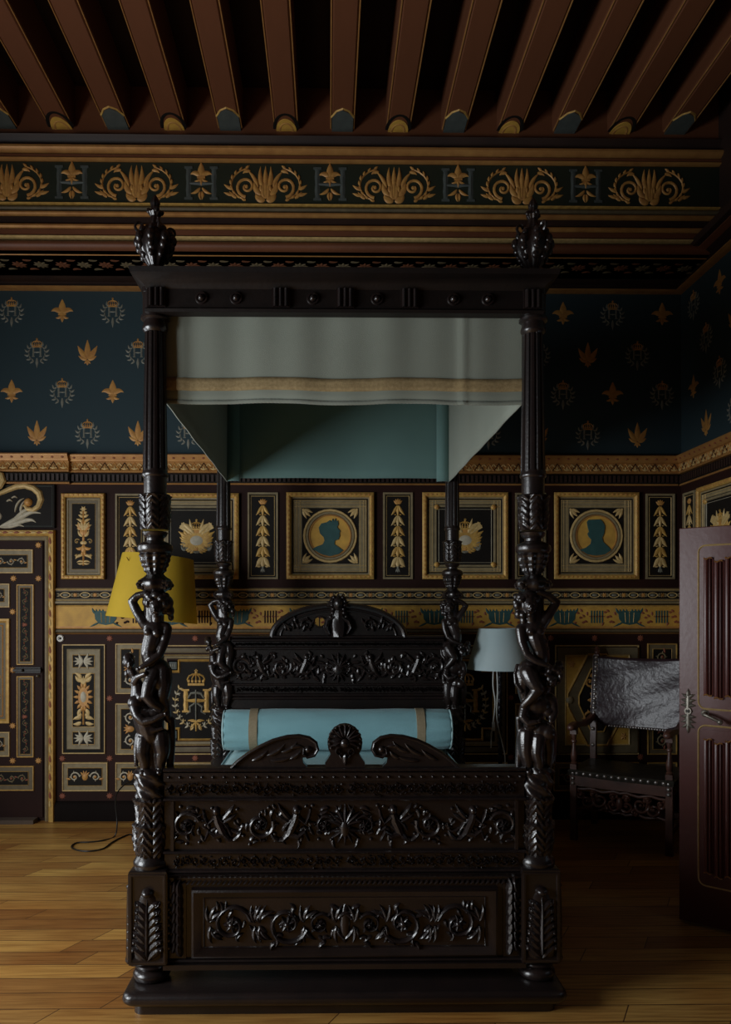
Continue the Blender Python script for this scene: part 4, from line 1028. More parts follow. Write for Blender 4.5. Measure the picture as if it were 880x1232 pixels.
FR=[('c',[(238,262,0,44),(238,700,-5,40),(238,1110,0,46)]),
 ('e',(200,338,14),(54,56,36)),('e',(206,340,50),(30,41,34)),('c',[(204,342,80,7),(203,354,88,8)]),('c',[(194,370,78,6),(214,370,78,6)]),('e',(192,332,78),(6,4,8)),('e',(217,332,78),(6,4,8)),('e',(203,384,64),(14,9,14)),
 ('e',(172,302,26),(24,24,26)),('e',(155,340,20),(20,26,24)),('e',(160,380,20),(19,24,22)),('e',(182,410,26),(16,20,18)),('e',(205,292,42),(30,20,28)),('e',(240,305,30),(22,20,24)),('e',(248,345,20),(18,28,22)),('e',(152,300,6),(14,16,16)),('e',(176,385,40),(12,16,12)),
 ('c',[(212,385,38,18),(222,425,26,20)]),
 ('e',(230,455,25),(52,46,40)),('c',[(172,448,24,24),(272,428,22,24)]),('e',(212,462,58),(18,16,12)),('e',(252,462,58),(18,16,12)),
 ('c',[(238,490,28,42),(258,545,32,38),(262,590,26,38)]),('e',(245,505,58),(15,12,10)),('e',(275,505,54),(14,12,10)),('e',(252,535,60),(15,12,10)),('e',(282,540,52),(14,12,10)),('e',(262,568,58),(16,13,10)),
 ('c',[(276,420,24,23),(306,372,26,21),(336,326,24,18),(296,296,34,16),(252,280,44,12)]),
 ('c',[(168,452,30,23),(172,510,44,20),(190,565,56,17),(228,595,72,14),(272,612,82,11)]),
 ('e',(212,635,18),(52,48,46)),
 ('c',[(200,650,44,36),(216,690,66,32),(238,722,78,26),(205,765,70,21),(176,800,52,14)]),
 ('c',[(185,655,14,30),(186,720,10,28),(196,780,6,22)]),('c',[(158,620,10,9),(146,660,16,9),(148,700,24,9),(170,735,34,9)]),
 ('e',(300,682,48),(28,32,30)),('c',[(302,684,76,5),(300,694,82,6)]),('c',[(293,706,74,5),(306,706,74,5)]),('e',(326,640,28),(24,22,24)),('e',(350,612,16),(20,18,18)),('e',(345,658,22),(20,20,20)),('e',(296,645,44),(22,16,20)),('e',(366,632,6),(12,14,12)),
 ('c',[(290,710,34,17),(276,745,26,24)]),('e',(252,795,24),(70,56,48)),('e',(300,775,30),(34,32,34)),
 ('c',[(190,800,36,24),(172,850,50,19),(195,880,66,15),(225,872,78,11)]),('c',[(312,780,40,22),(320,830,46,18),(300,870,64,14)]),
 ('e',(268,915,24),(60,50,52)),('e',(290,922,58),(34,34,28)),('e',(212,890,50),(34,24,24)),
 ('c',[(198,935,26,38),(192,1010,36,30),(200,1055,36,24),(204,1098,28,18),(200,1104,56,14)]),
 ('c',[(246,955,48,32),(238,1015,58,26),(248,1060,54,20),(250,1098,44,16),(250,1104,68,13)]),
 ('c',[(298,950,8,36),(306,1010,8,28),(300,1090,4,20)]),('c',[(330,940,2,15),(330,1000,8,12),(326,1062,12,9)]),('c',[(160,860,20,12),(168,930,18,14),(166,1080,4,17)])]
FR+=curls(200,334,22,52,52,5)+curls(312,664,28,44,42,9)+[('e',(240,690,40),(30,26,24)),('e',(232,770,48),(36,26,22)),('e',(290,830,44),(26,26,24)),('e',(200,980,52),(20,34,16)),('e',(243,985,66),(18,32,14))]
FR+=fingers(276,613,84,.5)+fingers(228,870,80,-.2)+fingers(326,1060,12,1.5)+fingers(250,280,44,3.,16)
figm={-1:figures(FL,238),1:figures(FR,240)}
footm,finm=foot(),finial()
for side in (-1,1):
    for back in (0,1):
        if back==0:
            sm,bm_,pm=post_shaft(side),post_base(side),pedestal(side)
            keep=(sm,bm_,pm)
        else: sm,bm_,pm=keep
        p=bpy.data.objects.new('post',sm); COL.objects.link(p); p.parent=bed; p.location=(side*HW,BL*back,0)
        p['label']=('turned and fluted post, %s at the %s'%('left' if side<0 else 'right','head end' if back else 'foot end'))
        for nm,me,x in (('leaf_bulb',bm_,0),('pedestal',pm,0),('foot',footm,side*OW),('carved_figures',figm[side],side*OW*.4),('finial',finm,0)):
            if back and nm=='finial': continue
            o=bpy.data.objects.new(nm,me); COL.objects.link(o); o.parent=p; o.location=(x,0,0)
# --- footboard
FY=-.035
TF=lambda u,v,h:(u,FY-h,v)
fx0,fx1=-.735,.735; S3=294.
fz=lambda y:EYE-(y-PY)/S3
b=B(TF); b.mt('bed_wood')
b.box(fx0,fx1,fz(1160),fz(922),-.05,.0)
for y0,y1,h,sh in ((922,927,.030,'r'),(928,938,.018,'f'),(958,962,.026,'r'),(1021,1025,.024,'r'),(1044,1048,.02,'r'),(1048,1055,.034,'c'),(1150,1155,.018,'r'),(1155,1161,.03,'f')):
    z1,z0=fz(y0),fz(y1); n=6
    if sh=='r': pr=[(z0+(z1-z0)*(.5-.5*cos(pi*k/n)),h*(.3+.7*sin(pi*k/n))) for k in range(n+1)]
    elif sh=='f': pr=[(z0,h),(z1,h)]
    else: pr=[(z0,h*.3)]+[(z0+(z1-z0)*k/n,h*(.3+.7*(1-cos(pi/2*k/n)))) for k in range(n+1)]
    b.run(fx0,fx1,[(z0,0)]+pr+[(z1,0)])
n=33
for k in range(n): b.dome(fx0+(fx1-fx0)*(k+.5)/n,fz(933),.0085,.0085,.030,0,10,3)
for k in range(70): b.leaf(fx0+(fx1-fx0)*(k+.2)/70,fz(1062),.026,.010,.6,0,.020)
# end fillets framing the frieze
for s in (-1,1): b.box(s*.70-.006,s*.70+.006,fz(1021),fz(962),0,.016)
fb=b.build('footboard',None,bed)
def relief(b,w,z0,z1,h,seed,sym=True,kinds='frieze'):
    """mirrored carved rinceaux between -w..w"""
    H=z1-z0; cz=(z0+z1)/2; rnd=random.Random(seed)
    for m in (1,-1):
        b.push(0,0,1,0,m); x=H*.25
        while x<w-H*.35:
            s=H*.36*rnd.uniform(.85,1.1); fl=rnd.choice((1,-1)); cy=cz+rnd.uniform(-.06,.06)*H
            spiral(b,x+s*.8,cy,s,rnd.uniform(2.4,3.6),fl,rnd.uniform(1.1,1.5),.15,h,0,True,True)
            if rnd.random()<.5: rosette(b,x+s*.8,cy,s*.42,7,h*1.3)
            for q in range(7): b.leaf(x+s*rnd.uniform(.0,2.),cz+rnd.uniform(-.40,.40)*H,H*rnd.uniform(.14,.26),H*rnd.uniform(.07,.12),rnd.uniform(0,6.28),rnd.uniform(-1.5,1.5),h*rnd.uniform(.7,1.2))
            for q in range(3): b.dome(x+s*rnd.uniform(0,2),cz+rnd.uniform(-.42,.42)*H,H*.035,H*.035,h*1.2,0,6,2)
            x+=s*2.05
        b.pop()
def putto(b,u,cz,H,m,h):
    """small winged reclining figure in relief"""
    b.push(u,cz,H,0,m)
    b.dome(.02,.34,.10,.12,h*1.5,0,12,3); b.ribbon([(.02,.26),(-.02,.10),(-.10,-.08),(-.16,-.22)],[.09,.13,.12,.10],h*1.3)
    b.ribbon([(.06,.18),(.22,.05),(.30,.20),(.34,.38)],[.06,.05,.045,.03],h*1.2); b.ribbon([(-.06,.16),(-.20,.04),(-.30,-.12)],[.06,.045,.03],h*1.1)
    b.ribbon([(-.14,-.2),(.06,-.26),(.20,-.14),(.30,-.36)],[.10,.08,.06,.03],h*1.3); b.ribbon([(-.18,-.22),(-.30,-.34),(-.50,-.36)],[.09,.06,.03],h*1.2)
    b.leaf(-.10,.12,.50,.16,2.5,-.5,h,0,7); b.leaf(-.10,.06,.45,.14,2.8,-.4,h,0,7); b.leaf(-.34,-.36,.4,.14,3.0,-1.4,h,0,7)
    b.pop()
b=B(TF); b.mt('bed_wood')
z0,z1=fz(1019),fz(964); H=z1-z0; cz=(z0+z1)/2
for m in (1,-1):
    b.push(0,0,1,0,m); putto(b,.20,cz,H*.95,-1,.019); putto(b,.52,cz,H*.9,1,.017)
    for x,s,f in ((.345,.30,1),(.08,.22,-1),(.645,.30,-1)): spiral(b,x,cz,H*s,2.8,f,1.4,.2,.017); rosette(b,x,cz,H*.13,7,.024)
    for q in range(60):
        x=.04+q*.0108; rr=random.Random(q); b.leaf(x,cz+rr.uniform(-.40,.40)*H,H*rr.uniform(.13,.26),H*.10,rr.uniform(0,6.28),rr.uniform(-1.6,1.6),.013)
    for q in range(26):
        rr=random.Random(q+99); b.dome(.03+q*.0255,cz+rr.uniform(-.44,.44)*H,H*.045,H*.045,.016,0,8,2)
    b.pop()
b.dome(0,cz-H*.05,.026,H*.28,.026)
for q in (-1.2,-.8,-.4,0,.4,.8,1.2): b.leaf(0,cz,H*.46,H*.13,pi/2+q,.2*q,.022); b.leaf(0,cz-H*.05,H*.4,H*.1,-pi/2+q,.3*q,.02)
b.build('carved_frieze',None,fb)
b=B(TF); b.mt('bed_wood'); relief(b,.72,fz(957),fz(940),.010,3); b.build('carved_band',None,fb)
b=B(TF); b.mt('bed_wood'); relief(b,.72,fz(1043),fz(1027),.010,5); b.build('carved_band',None,fb)
b=B(TF); b.mt('bed_wood'); px=.625
b.frame(-px,px,fz(1149),fz(1066),[(0,0),(.004,.022),(.012,.026),(.022,.022),(.040,.008),(.05,.008)],True)
b.frame(-px+.05,px-.05,fz(1149)+.04,fz(1066)-.035,[(0,.008),(.003,.013),(.006,.008)])
lp=b.build('lower_panel',None,fb)
b=B(lambda u,v,h:TF(u,v,h+.008)); b.mt('bed_wood'); z0,z1=fz(1140),fz(1078); cz=(z0+z1)/2; H=z1-z0
for m in (1,-1):
    b.push(0,0,1,0,m)
    for x,s_,f,a0 in ((.10,.22,-1,2.6),(.235,.40,1,3.4),(.46,.38,-1,2.9)):
        spiral(b,x,cz,H*s_,a0,f,1.35,.13,.018,0,True,False)
        rosette(b,x,cz,H*s_*.45,7,.018); b.dome(x,cz,H*s_*.2,H*s_*.2,.028)
    for x in (.035,.165,.345,.365,.545):
        for q in (-1.9,-1.2,.9,1.5,2.2): b.leaf(x,cz+.008*q,H*.34,H*.11,q,.9*(1 if q>0 else -1),.016)
    for q in range(34):
        rr=random.Random(q+300); x=.03+q*.0158; b.leaf(x,cz+rr.uniform(-.38,.38)*H,H*.2,H*.09,rr.uniform(0,6.28),rr.uniform(-1.6,1.6),.014)
    b.pop()
b.dome(0,cz,.022,H*.38,.016)
b.build('carved_rinceaux',None,lp)
for m in (1,-1):
    b=B(TF); b.mt('bed_wood'); b.push(m*.682,0,1,0,m)
    b.box(-.036,.036,fz(1150),fz(1060),0,.006)
    for k in range(7):
        t=fz(1146)+k*.040
        b.leaf(-.020,t,.075,.036,.9,1.2,.032,.004); b.leaf(.020,t+.014,.065,.032,2.3,-1.2,.030,.004); b.dome((k%2-.5)*.02,t+.02,.013,.013,.028,0,8,3)
    b.pop(); b.build('carved_stile',None,fb)
# crest: broken scroll pediment with shell
uf=lambda p:(p-411)/S3
b=B(TF); b.mt('bed_wood')
wing=[(275,923),(283,915),(295,906),(310,897),(325,890),(342,885.5),(356,884.5),(368,887),(376,893),(378,901),(374,908),(366,910),(360,911),(361,917),(367,923)]
for m in (1,-1):
    b.push(0,0,1,0,m); b.poly([(uf(x),fz(y)) for x,y in wing],-.035,.004)
    b.ribbon([(uf(x),fz(y)) for x,y in wing[:12]]+[(uf(361),fz(906)),(uf(362),fz(900)),(uf(367),fz(899))],[.008]*12+[.007,.006,.004],.014,.003)
    b.dome(uf(367),fz(901),.016,.016,.016,.003)
    for k,(x,y,L,a,c) in enumerate(((300,914,.08,.3,.6),(318,908,.09,.2,.8),(335,904,.08,.1,1.),(322,914,.10,-.1,.6),(345,900,.06,.6,-1),(345,912,.06,.2,1))): b.leaf(uf(x),fz(y),L,.022,a,c,.010,.003)
    b.pop()
cp=[(389,923),(387,917),(391,911),(394,906),(391,900),(390,892),(392,884),(398,876),(405,872),(411,871)]
cp2=cp+[(822-x,y) for x,y in cp[-2::-1]]
b.poly([(uf(x),fz(y)) for x,y in cp2],-.04,.012)
c0=(0,fz(890))
b.T=lambda u,v,h:TF(u,v,h+.012)
for k in range(11):
    a=pi*(-.12)+k*pi*1.24/10; b.leaf(c0[0]+.012*cos(a),c0[1]+.012*sin(a),.058,.016,a,0,.016)
for k in range(15):
    a=-.5+k*(pi+1.)/14; b.dome(.064*cos(a),c0[1]+.062*sin(a),.007,.007,.010,0,8,2)
for m in (1,-1):
    b.push(0,0,1,0,m); spiral(b,.022,fz(903),.018,pi/2,-1,1.1,.22,.014,0,False); b.leaf(.004,fz(912),.03,.014,.4,.8,.010); b.pop()
b.dome(0,fz(893),.022,.022,.022); b.leaf(0,fz(905),.05,.026,-pi/2,0,.016)
b.build('crest',None,fb)
# --- side rails
for s in (-1,1):
    b=B(); b.mt('bed_wood'); x=s*(HW-.01); b.box(x-.025,x+.025,.07,BL-.07,.30,.62); b.box(x-.035,x+.035,.07,BL-.07,.58,.625); b.build('side_rail',None,bed,smooth=False)
# --- headboard
SH=929/5.235
HY=BL-.02; TH=lambda u,v,h:(u,HY-h,v); hz=lambda y:EYE-(y-PY)/SH; hu=lambda p:(p-407.5)/SH
b=B(TH); b.mt('bed_wood_matt'); b.box(-.735,.735,.35,hz(766),-.05,0)
b.mt('bed_wood')
for y0,y1,h in ((764,768,.045),(768,772,.03),(778,782,.018),(822,825,.018),(834,838,.024),(838,842,.016),(852,856,.012)):
    z1,z0=hz(y0),hz(y1); n=5; b.run(-.735 if y0>773 else -.715,.735 if y0>773 else .715,[(z0,0)]+[(z0+(z1-z0)*(.5-.5*cos(pi*k/n)),h*(.35+.65*sin(pi*k/n))) for k in range(n+1)]+[(z1,0)])
hb=b.build('headboard',None,bed)
b=B(TH); b.mt('bed_wood'); z0,z1=hz(821),hz(783); H=z1-z0; cz=(z0+z1)/2
for m in (1,-1):
    b.push(0,0,1,0,m); putto(b,.22,cz,H*.9,-1,.022); putto(b,.54,cz,H*.9,1,.02)
    for x,f in ((.38,1),(.66,-1)): spiral(b,x,cz,H*.3,2.8,f,1.4,.22,.02)
    for q in range(80):
        rr=random.Random(q+5); b.leaf(.03+q*.0086,cz+rr.uniform(-.42,.42)*H,H*rr.uniform(.16,.34),H*.13,rr.uniform(0,6.28),rr.uniform(-1.6,1.6),.016)
    b.pop()
b.dome(0,cz-H*.08,.045,H*.30,.03)
for q in (-1.2,-.8,-.4,0,.4,.8,1.2): b.leaf(0,cz-H*.05,H*.5,H*.13,pi/2+q,.2*q,.028); b.leaf(0,cz-H*.1,H*.42,H*.11,-pi/2+q,.3*q,.022)
b.build('carved_frieze',None,hb)
for (y0,y1) in ((833,826),(777,773)):
    b=B(TH); b.mt('bed_wood'); relief(b,.70,hz(y0),hz(y1),.011,9); b.build('carved_band',None,hb)
# pediment, pierced
cv=bpy.data.curves.new('pediment','CURVE'); cv.dimensions='2D'; cv.fill_mode='BOTH'; cv.extrude=.02
def spl(pts):
    s=cv.splines.new('POLY'); s.points.add(len(pts)-1); s.use_cyclic_u=True
    for k,(x,y) in enumerate(pts): s.points[k].co=(x,y,0,1)
pr=hu(488)-hu(325); ph=hz(727)-hz(765)
arc=[(pr/2*cos(pi*k/32),hz(765)+ph*sin(pi*k/32)) for k in range(33)]
spl(arc); hc=(hu(385),hz(748))
spl([(hc[0]+.040*cos(2*pi*k/12),hc[1]+.034*sin(2*pi*k/12)) for k in range(12)][::-1])
co=bpy.data.objects.new('tmp',cv); COL.objects.link(co); dg=bpy.context.evaluated_depsgraph_get(); dg.update()
me=bpy.data.meshes.new_from_object(co.evaluated_get(dg)); bpy.data.objects.remove(co); me.name='pediment'
for v in me.vertices: x,y,z=v.co; v.co=(x,HY+.0-z,y)
me.materials.clear(); me.materials.append(MATS['bed_wood_matt'])
pd=bpy.data.objects.new('pediment',me); COL.objects.link(pd); pd.parent=hb
b=B(lambda u,v,h:TH(u,v,h+.02)); b.mt('bed_wood')
b.ribbon([(x*.975,y-.008) for x,y in arc],[.022]*33,.026)
b.ribbon([(x*.85,hz(765)+(y-hz(765))*.80) for x,y in arc],[.008]*33,.012)
for m in (1,-1):
    b.push(0,0,1,0,m)
    for q in range(12):
        rr=random.Random(q+40); x=.20+q*.014; b.leaf(x,hz(760)+rr.uniform(0,.09)*(1-q/16),.07,.026,rr.uniform(0,3.1),rr.uniform(-1,1),.022)
    spiral(b,.21,hz(752),.045,0,1,1.2,.2,.02); b.pop()
b.ring(hc[0],hc[1],.042,.006,.010,0,16,.036); b.box(hc[0]-.004,hc[0]+.004,hc[1]-.036,hc[1]+.036,-.02,0)
b.build('carving',None,pd)
b=B(lambda u,v,h:TH(u,v,h+.02)); b.mt('bed_wood')
b.dome(0,hz(726),.042,.058,.075,0,18,5); b.ribbon([(0,hz(733)),(0,hz(742)),(0,hz(750)),(0,hz(758)),(0,hz(766))],[.030,.052,.062,.058,.050],.05)
for m in (1,-1):
    b.push(0,0,1,0,m)
    for q in range(6): b.dome(.030+.010*sin(q*1.3)+.004*q,hz(719)-q*.026,.020,.018,.060-.004*q,0,8,3)
    b.ribbon([(.02,hz(742)),(.07,hz(747)),(.085,hz(755)),(.06,hz(763))],[.022,.024,.02,.012],.045); b.pop()
for q in range(9): a=-.2+q*(pi+.4)/8; b.leaf(0,hz(727),.085,.024,a,0,.03,.02)
for m in (1,-1):
    b.push(0,0,1,0,m); b.dome(.018,hz(728),.008,.006,.012,.055); b.leaf(.03,hz(738),.09,.03,-1.2,.9,.03); spiral(b,.06,hz(757),.028,pi/2,-1,1.,.2,.03); b.pop()
b.ribbon([(0,hz(727)),(0,hz(731))],[.006,.009],.03,.045)
b.build('crest_mask',None,pd)
# --- canopy cornice
CB=2.805; CTt=2.965
x0,x1,y0,y1=-HW-.02,HW+.02,-.06,BL+.06
def rect(o,z): return [(x0-o,y0-o,z),(x1+o,y0-o,z),(x1+o,y1+o,z),(x0-o,y1+o,z)]
b=B(); b.mt('bed_wood_matt')
ZT2=3.16
def rectS(o,dz): return [(x0-o,y0-o,CTt+.01+dz),(x1+o,y0-o,CTt+.01+dz),(x1+o,y1+o,ZT2+dz),(x0-o,y1+o,ZT2+dz)]
b.loops([rectS(-.045,-.03),rect(-.045,CB),rect(.006,CB),rect(.010,CB+.012),rect(.0,CB+.02),rect(.0,CB+.095),rect(.006,CB+.10),rect(.012,CB+.112),rect(.045,CB+.135),rect(.055,CB+.14),rect(.06,CTt),rect(.055,CTt+.003),rect(-.02,CTt+.004),rectS(-.02,.0)],cap1=True)
cn=b.build('canopy_cornice',None,bed)
TC=lambda u,v,h:(u,y0c-h,v); y0c=y0
for u in (-.76,-.26,0.26,.76,-.0):
    b=B(TC); b.mt('bed_wood'); b.box(u-.036,u+.036,CB+.02,CB+.096,-.002,.008)
    for k in (-1,0,1): b.ribbon([(u+k*.022,CB+.022),(u+k*.022,CB+.095)],[.009,.009],.014,.006)
    b.build('frieze_bracket',None,cn)
for u in (-.58,-.44,.44,.58,-.13,.13):
    b=B(TC); b.mt('bed_wood'); b.dome(u,CB+.058,.015,.015,.020); b.ring(u,CB+.058,.020,.006,.008); b.build('frieze_boss',None,cn)

# --- fabric tester
def cloth(pts_fn,nu,nv,name,matn,parent,thick=.006):
    b=B(); b.mt(matn)
    ids=[[b.P(*pts_fn(i/nu,j/nv)) for i in range(nu+1)] for j in range(nv+1)]
    for j in range(nv):
        for i in range(nu): b.F([ids[j][i],ids[j][i+1],ids[j+1][i+1],ids[j+1][i]])
    o=b.build(name,None,parent,angle=80)
    m=o.modifiers.new('thickness','SOLIDIFY'); m.thickness=thick; m.offset=0
    return o
vx0,vx1=-.748,.748; VY=.035; VB=2.470; VT=CB+.06
def fold(u): return .003*sin(u*23)+.002*sin(u*51+1)+.007*math.exp(-((u-.83)/.012)**2)+.006*math.exp(-((u-.05)/.015)**2)
vf=cloth(lambda s,t:(vx0+(vx1-vx0)*s, VY-.012-fold(s)*(1-t*.3)*1.0, VT+(VB-VT)*t-.004*sin(s*16)*t),120,12,'front_valance','fabric_valance',bed)
def band(z0,z1,fn,name,matn,parent,nu=120,th=.010): return cloth(fn,nu,3,name,matn,parent,th)
cloth(lambda s,t:(vx0+(vx1-vx0)*s, VY-.017-fold(s)*(1-.8*.3), bzz(457,288)+(-.052)*t-.003*sin(s*16)),120,3,'braid','braid',vf,.005)
cloth(lambda s,t:(vx0+(vx1-vx0)*s, VY-.014-fold(s)*.7, VB+.006-.016*t-.004*sin(s*16)-.002*abs(sin(s*300))),300,2,'fringe','fabric_valance',vf,.007)
VL=BL-.045
for sgn in (-1,1):
    xx=vx1*sgn
    sv=cloth(lambda s,t:(xx+.0015*sin(s*30)*(t), VY+(VL-VY)*s, (CTt-.05+(ZT2-.02-CTt)*s)*(1-t)+VB*t+.0015*sin(s*13)*t),60,10,'side_valance','fabric_valance',bed)
    cloth(lambda s,t:(xx+sgn*.006+.0015*sin(s*30), VY+(VL-VY)*s, VB+.10-.045*t+.004*sin(s*13)),60,2,'braid','braid',sv,.004)
bv=cloth(lambda s,t:(vx0+(vx1-vx0)*s, VL-.012+.008*sin(s*14), ZT2-.05+(VB+.025-ZT2+.05)*t),80,10,'back_valance','fabric_teal',bed)
for a_,c_ in ((vx0+.002,vx0+.085),(vx1-.085,vx1-.002)):
    cloth(lambda s,t:(a_+(c_-a_)*s, VL-.03-.018*sin(pi*s), ZT2-.05+(VB-ZT2+.05)*t),10,8,'corner_strip','fabric_teal',bv,.006)
b=B(); b.mt('fabric_teal').loops([[(-HW+.028,.03,CTt-.045+d),(HW-.028,.03,CTt-.045+d),(HW-.028,BL-.03,ZT2-.062+d),(-HW+.028,BL-.03,ZT2-.062+d)] for d in (0,.012)],cap0=True,cap1=True); b.build('tester_lining',None,bed,smooth=False)

# --- mattress and bolster (things lying in the bed)
Mb=Matrix.Translation((BX,BED_Y,0))@Matrix.Rotation(BROT,4,'Z')
def bl(x,y,z): v=Mb@Vector((x,y,z)); return (v.x,v.y,v.z)
mt_=empty('mattress',bl(0,1.05,.32),BROT); tag(mt_,'pale aqua covered mattress lying in the carved four poster bed','mattress')
b=B(); b.mt('fabric_pale'); x0,x1,y0,y1=-.715,.715,-.95,.95
L=[]
for z,o in ((0,.03),(.02,.0),(.30,.0),(.345,.012),(.372,.04),(.385,.09),(.392,.2)):
    n=12; pts=[]
    r=.08
    for cx,cy,a in ((x1-o-r,y1-o-r,0),(x0+o+r,y1-o-r,pi/2),(x0+o+r,y0+o+r,pi),(x1-o-r,y0+o+r,1.5*pi)):
        for k in range(6): t=a+pi/2*k/5; pts.append((cx+r*cos(t),cy+r*sin(t),z))
    L.append(pts)
b.loops(L,cap0=True,cap1=True); b.build('cover',None,mt_,angle=60)
b=B(); b.mt('fabric_aqua'); b.tube([(x0+.08,y1-.02,.368),(x0+.012,y1-.08,.36),(x0+.012,y0+.08,.36),(x0+.08,y0+.012,.36),(x1-.08,y0+.012,.36),(x1-.012,y0+.08,.36),(x1-.012,y1-.08,.36),(x1-.08,y1-.02,.368)],.007,8); b.build('piping',None,mt_)
bo=empty('bolster',bl(-.01,1.72,.722),BROT); tag(bo,'aqua blue cylindrical bolster with two tan bands at the head of the bed','bolster')
BRd=.128; BLn=.725
def bol(r,z,t): return r
b=B(lambda u,v,h:(h,u,v+BRd*.98)); b.mt('fabric_aqua')
prof=[(.02,-BLn+.01),(.08,-BLn),(.112,-BLn+.006),(.122,-BLn+.02),(.126,-BLn+.05),(.128,-.5),(.131,-.2),(.130,.1),(.128,.5),(.126,BLn-.05),(.122,BLn-.02),(.112,BLn-.006),(.08,BLn),(.02,BLn-.01)]
b.lathe(prof,n=72,mod=lambda r,z,t:r*(1+.016*sin(3*t+z*7)+.010*sin(5*t-z*17)+.006*sin(11*t+z*9)+ .028*sin(13*t)*max(0,(abs(z)-.56)/.16)),sub=3); b.build('cover',None,bo,angle=70)
for k,(c,nm,mt2,r,w) in enumerate(((-.525,'band','braid_tan',.1325,.026),(.52,'band','braid_tan',.1325,.026))):
    b=B(lambda u,v,h:(h,u,v+BRd*.98)); b.mt(mt2); b.lathe([(r-.006,c-w-.001),(r,c-w),(r,c+w),(r-.006,c+w+.001)],n=72,mod=lambda r,z,t:r*(1+.012*sin(3*t+z*5)),cap=False); b.build(nm,None,bo)
for c in (-BLn+.012,BLn-.012):
    b=B(lambda u,v,h:(h,u,v+BRd*.98)); b.mt('fabric_pale'); b.tube([(.118*cos(2*pi*k/40),.120*sin(2*pi*k/40),c) for k in range(41)],.006,6,False); b.build('piping',None,bo)

# ================================================================== LAMPS
def shade(b,r0,r1,h,n=48):   # open frustum with thickness, from z=0 (bottom) to h
    b.loops([[(r*cos(2*pi*k/n),r*sin(2*pi*k/n),z) for k in range(n)] for r,z in ((r0-.003,.001),(r0,0),(r0+.001,.006),(r1+.001,h-.006),(r1,h),(r1-.003,h-.001),(r0-.003,.001))])
Yl=5.42; lx=X(183,Yl)
lp=empty('floor_lamp',(lx,Yl,0)); tag(lp,'tall floor lamp with a tilted yellow shade behind the left foot post','floor lamp')
b=B(); b.mt('lamp_metal'); b.lathe([(.11,0),(.115,.006),(.11,.018),(.04,.03),(.016,.05),(.012,.08)],n=36); b.build('base',None,lp)
b=B(); b.mt('lamp_metal'); b.lathe([(.011,.06),(.011,.9),(.016,.91),(.016,.93),(.010,.94),(.009,1.72)],n=16); b.build('pole',None,lp)
zb_=Z(746,Yl,183); sh=.445
b=B(); b.mt('shade_yellow'); shade(b,.312,.245,sh); o=b.build('lamp_shade',None,lp); o.location=(0.0,0,zb_); o.rotation_euler=(R(-2),R(5.2),0)
b=B(); b.mt('brass'); 
for k in range(3): a=k*2*pi/3; b.tube([(0,0,1.70),(.243*cos(a)*1.0,.243*sin(a),zb_+sh-.02)],.003,6)
b.lathe([(.014,1.62),(.014,1.70),(.02,1.705),(.02,1.72)],n=16); b.build('shade_holder',None,lp)
b=B(); b.mt('porcelain'); b.lathe([(.012,1.70),(.016,1.73),(.028,1.77),(.03,1.80),(.022,1.83),(.004,1.845)],n=20); b.build('bulb',None,lp)
Yl=5.38; lx=X(602,Yl)
lp=empty('floor_lamp',(lx,Yl,0)); tag(lp,'small pale blue lampshade on a thin dark stand beside the right side of the headboard','floor lamp')
b=B(); b.mt('lamp_metal'); b.lathe([(.10,0),(.105,.006),(.10,.016),(.04,.028),(.016,.05),(.012,.08)],n=36); b.build('base',None,lp)
b=B(); b.mt('lamp_metal'); b.lathe([(.014,.06),(.014,1.26)],n=48,mod=lambda r,z,t:r*(1+.18*sin(3*t+z*120)),sub=150); b.build('pole',None,lp)
zb_=Z(805,Yl,602); sh=.285
b=B(); b.mt('shade_blue'); shade(b,.228,.15,sh); o=b.build('lamp_shade',None,lp); o.location=(0,0,zb_)
b=B(); b.mt('brass')
for k in range(3): a=k*2*pi/3+.4; b.tube([(0,0,1.25),(.148*cos(a),.148*sin(a),zb_+sh-.02)],.003,6)
b.lathe([(.014,1.2),(.014,1.26),(.02,1.27)],n=16); b.build('shade_holder',None,lp)
def L3(px,py,dy=0): return (X(px,Yl-.05+dy)-lx,-.05+dy,Z(py,Yl-.05+dy,px))
def smooth_path(p,n=6):
    out=[]; p=[Vector(q) for q in p]
    for i in range(len(p)-1):
        a=p[max(i-1,0)]; b_=p[i]; c=p[i+1]; d=p[min(i+2,len(p)-1)]
        for k in range(n):
            t=k/n; out.append(.5*((2*b_)+(-a+c)*t+(2*a-5*b_+4*c-d)*t*t+(-a+3*b_-3*c+d)*t**3))
    out.append(p[-1]); return [tuple(q) for q in out]
b=B(); b.mt('cord_white'); b.tube(smooth_path([L3(594,803),L3(593.5,825),L3(596,845),L3(594,868),L3(592,880),L3(591,900)]),.0045,6); b.build('cord',None,lp)
b=B(); b.mt('cord_white'); b.tube(smooth_path([L3(598,803),L3(599,830),L3(598,860),L3(601,880),L3(605,896),L3(608,915),L3(606,960)]+[(.06,-.05,.10),(.1,-.03,.006),(.2,.1,.006)]),.0045,6); b.build('cord',None,lp)
b=B(); b.mt('cord_white'); q=L3(594,874); b.box(q[0]-.009,q[0]+.009,q[1]-.006,q[1]+.006,q[2]-.03,q[2]+.03); b.build('cord_switch',None,lp)
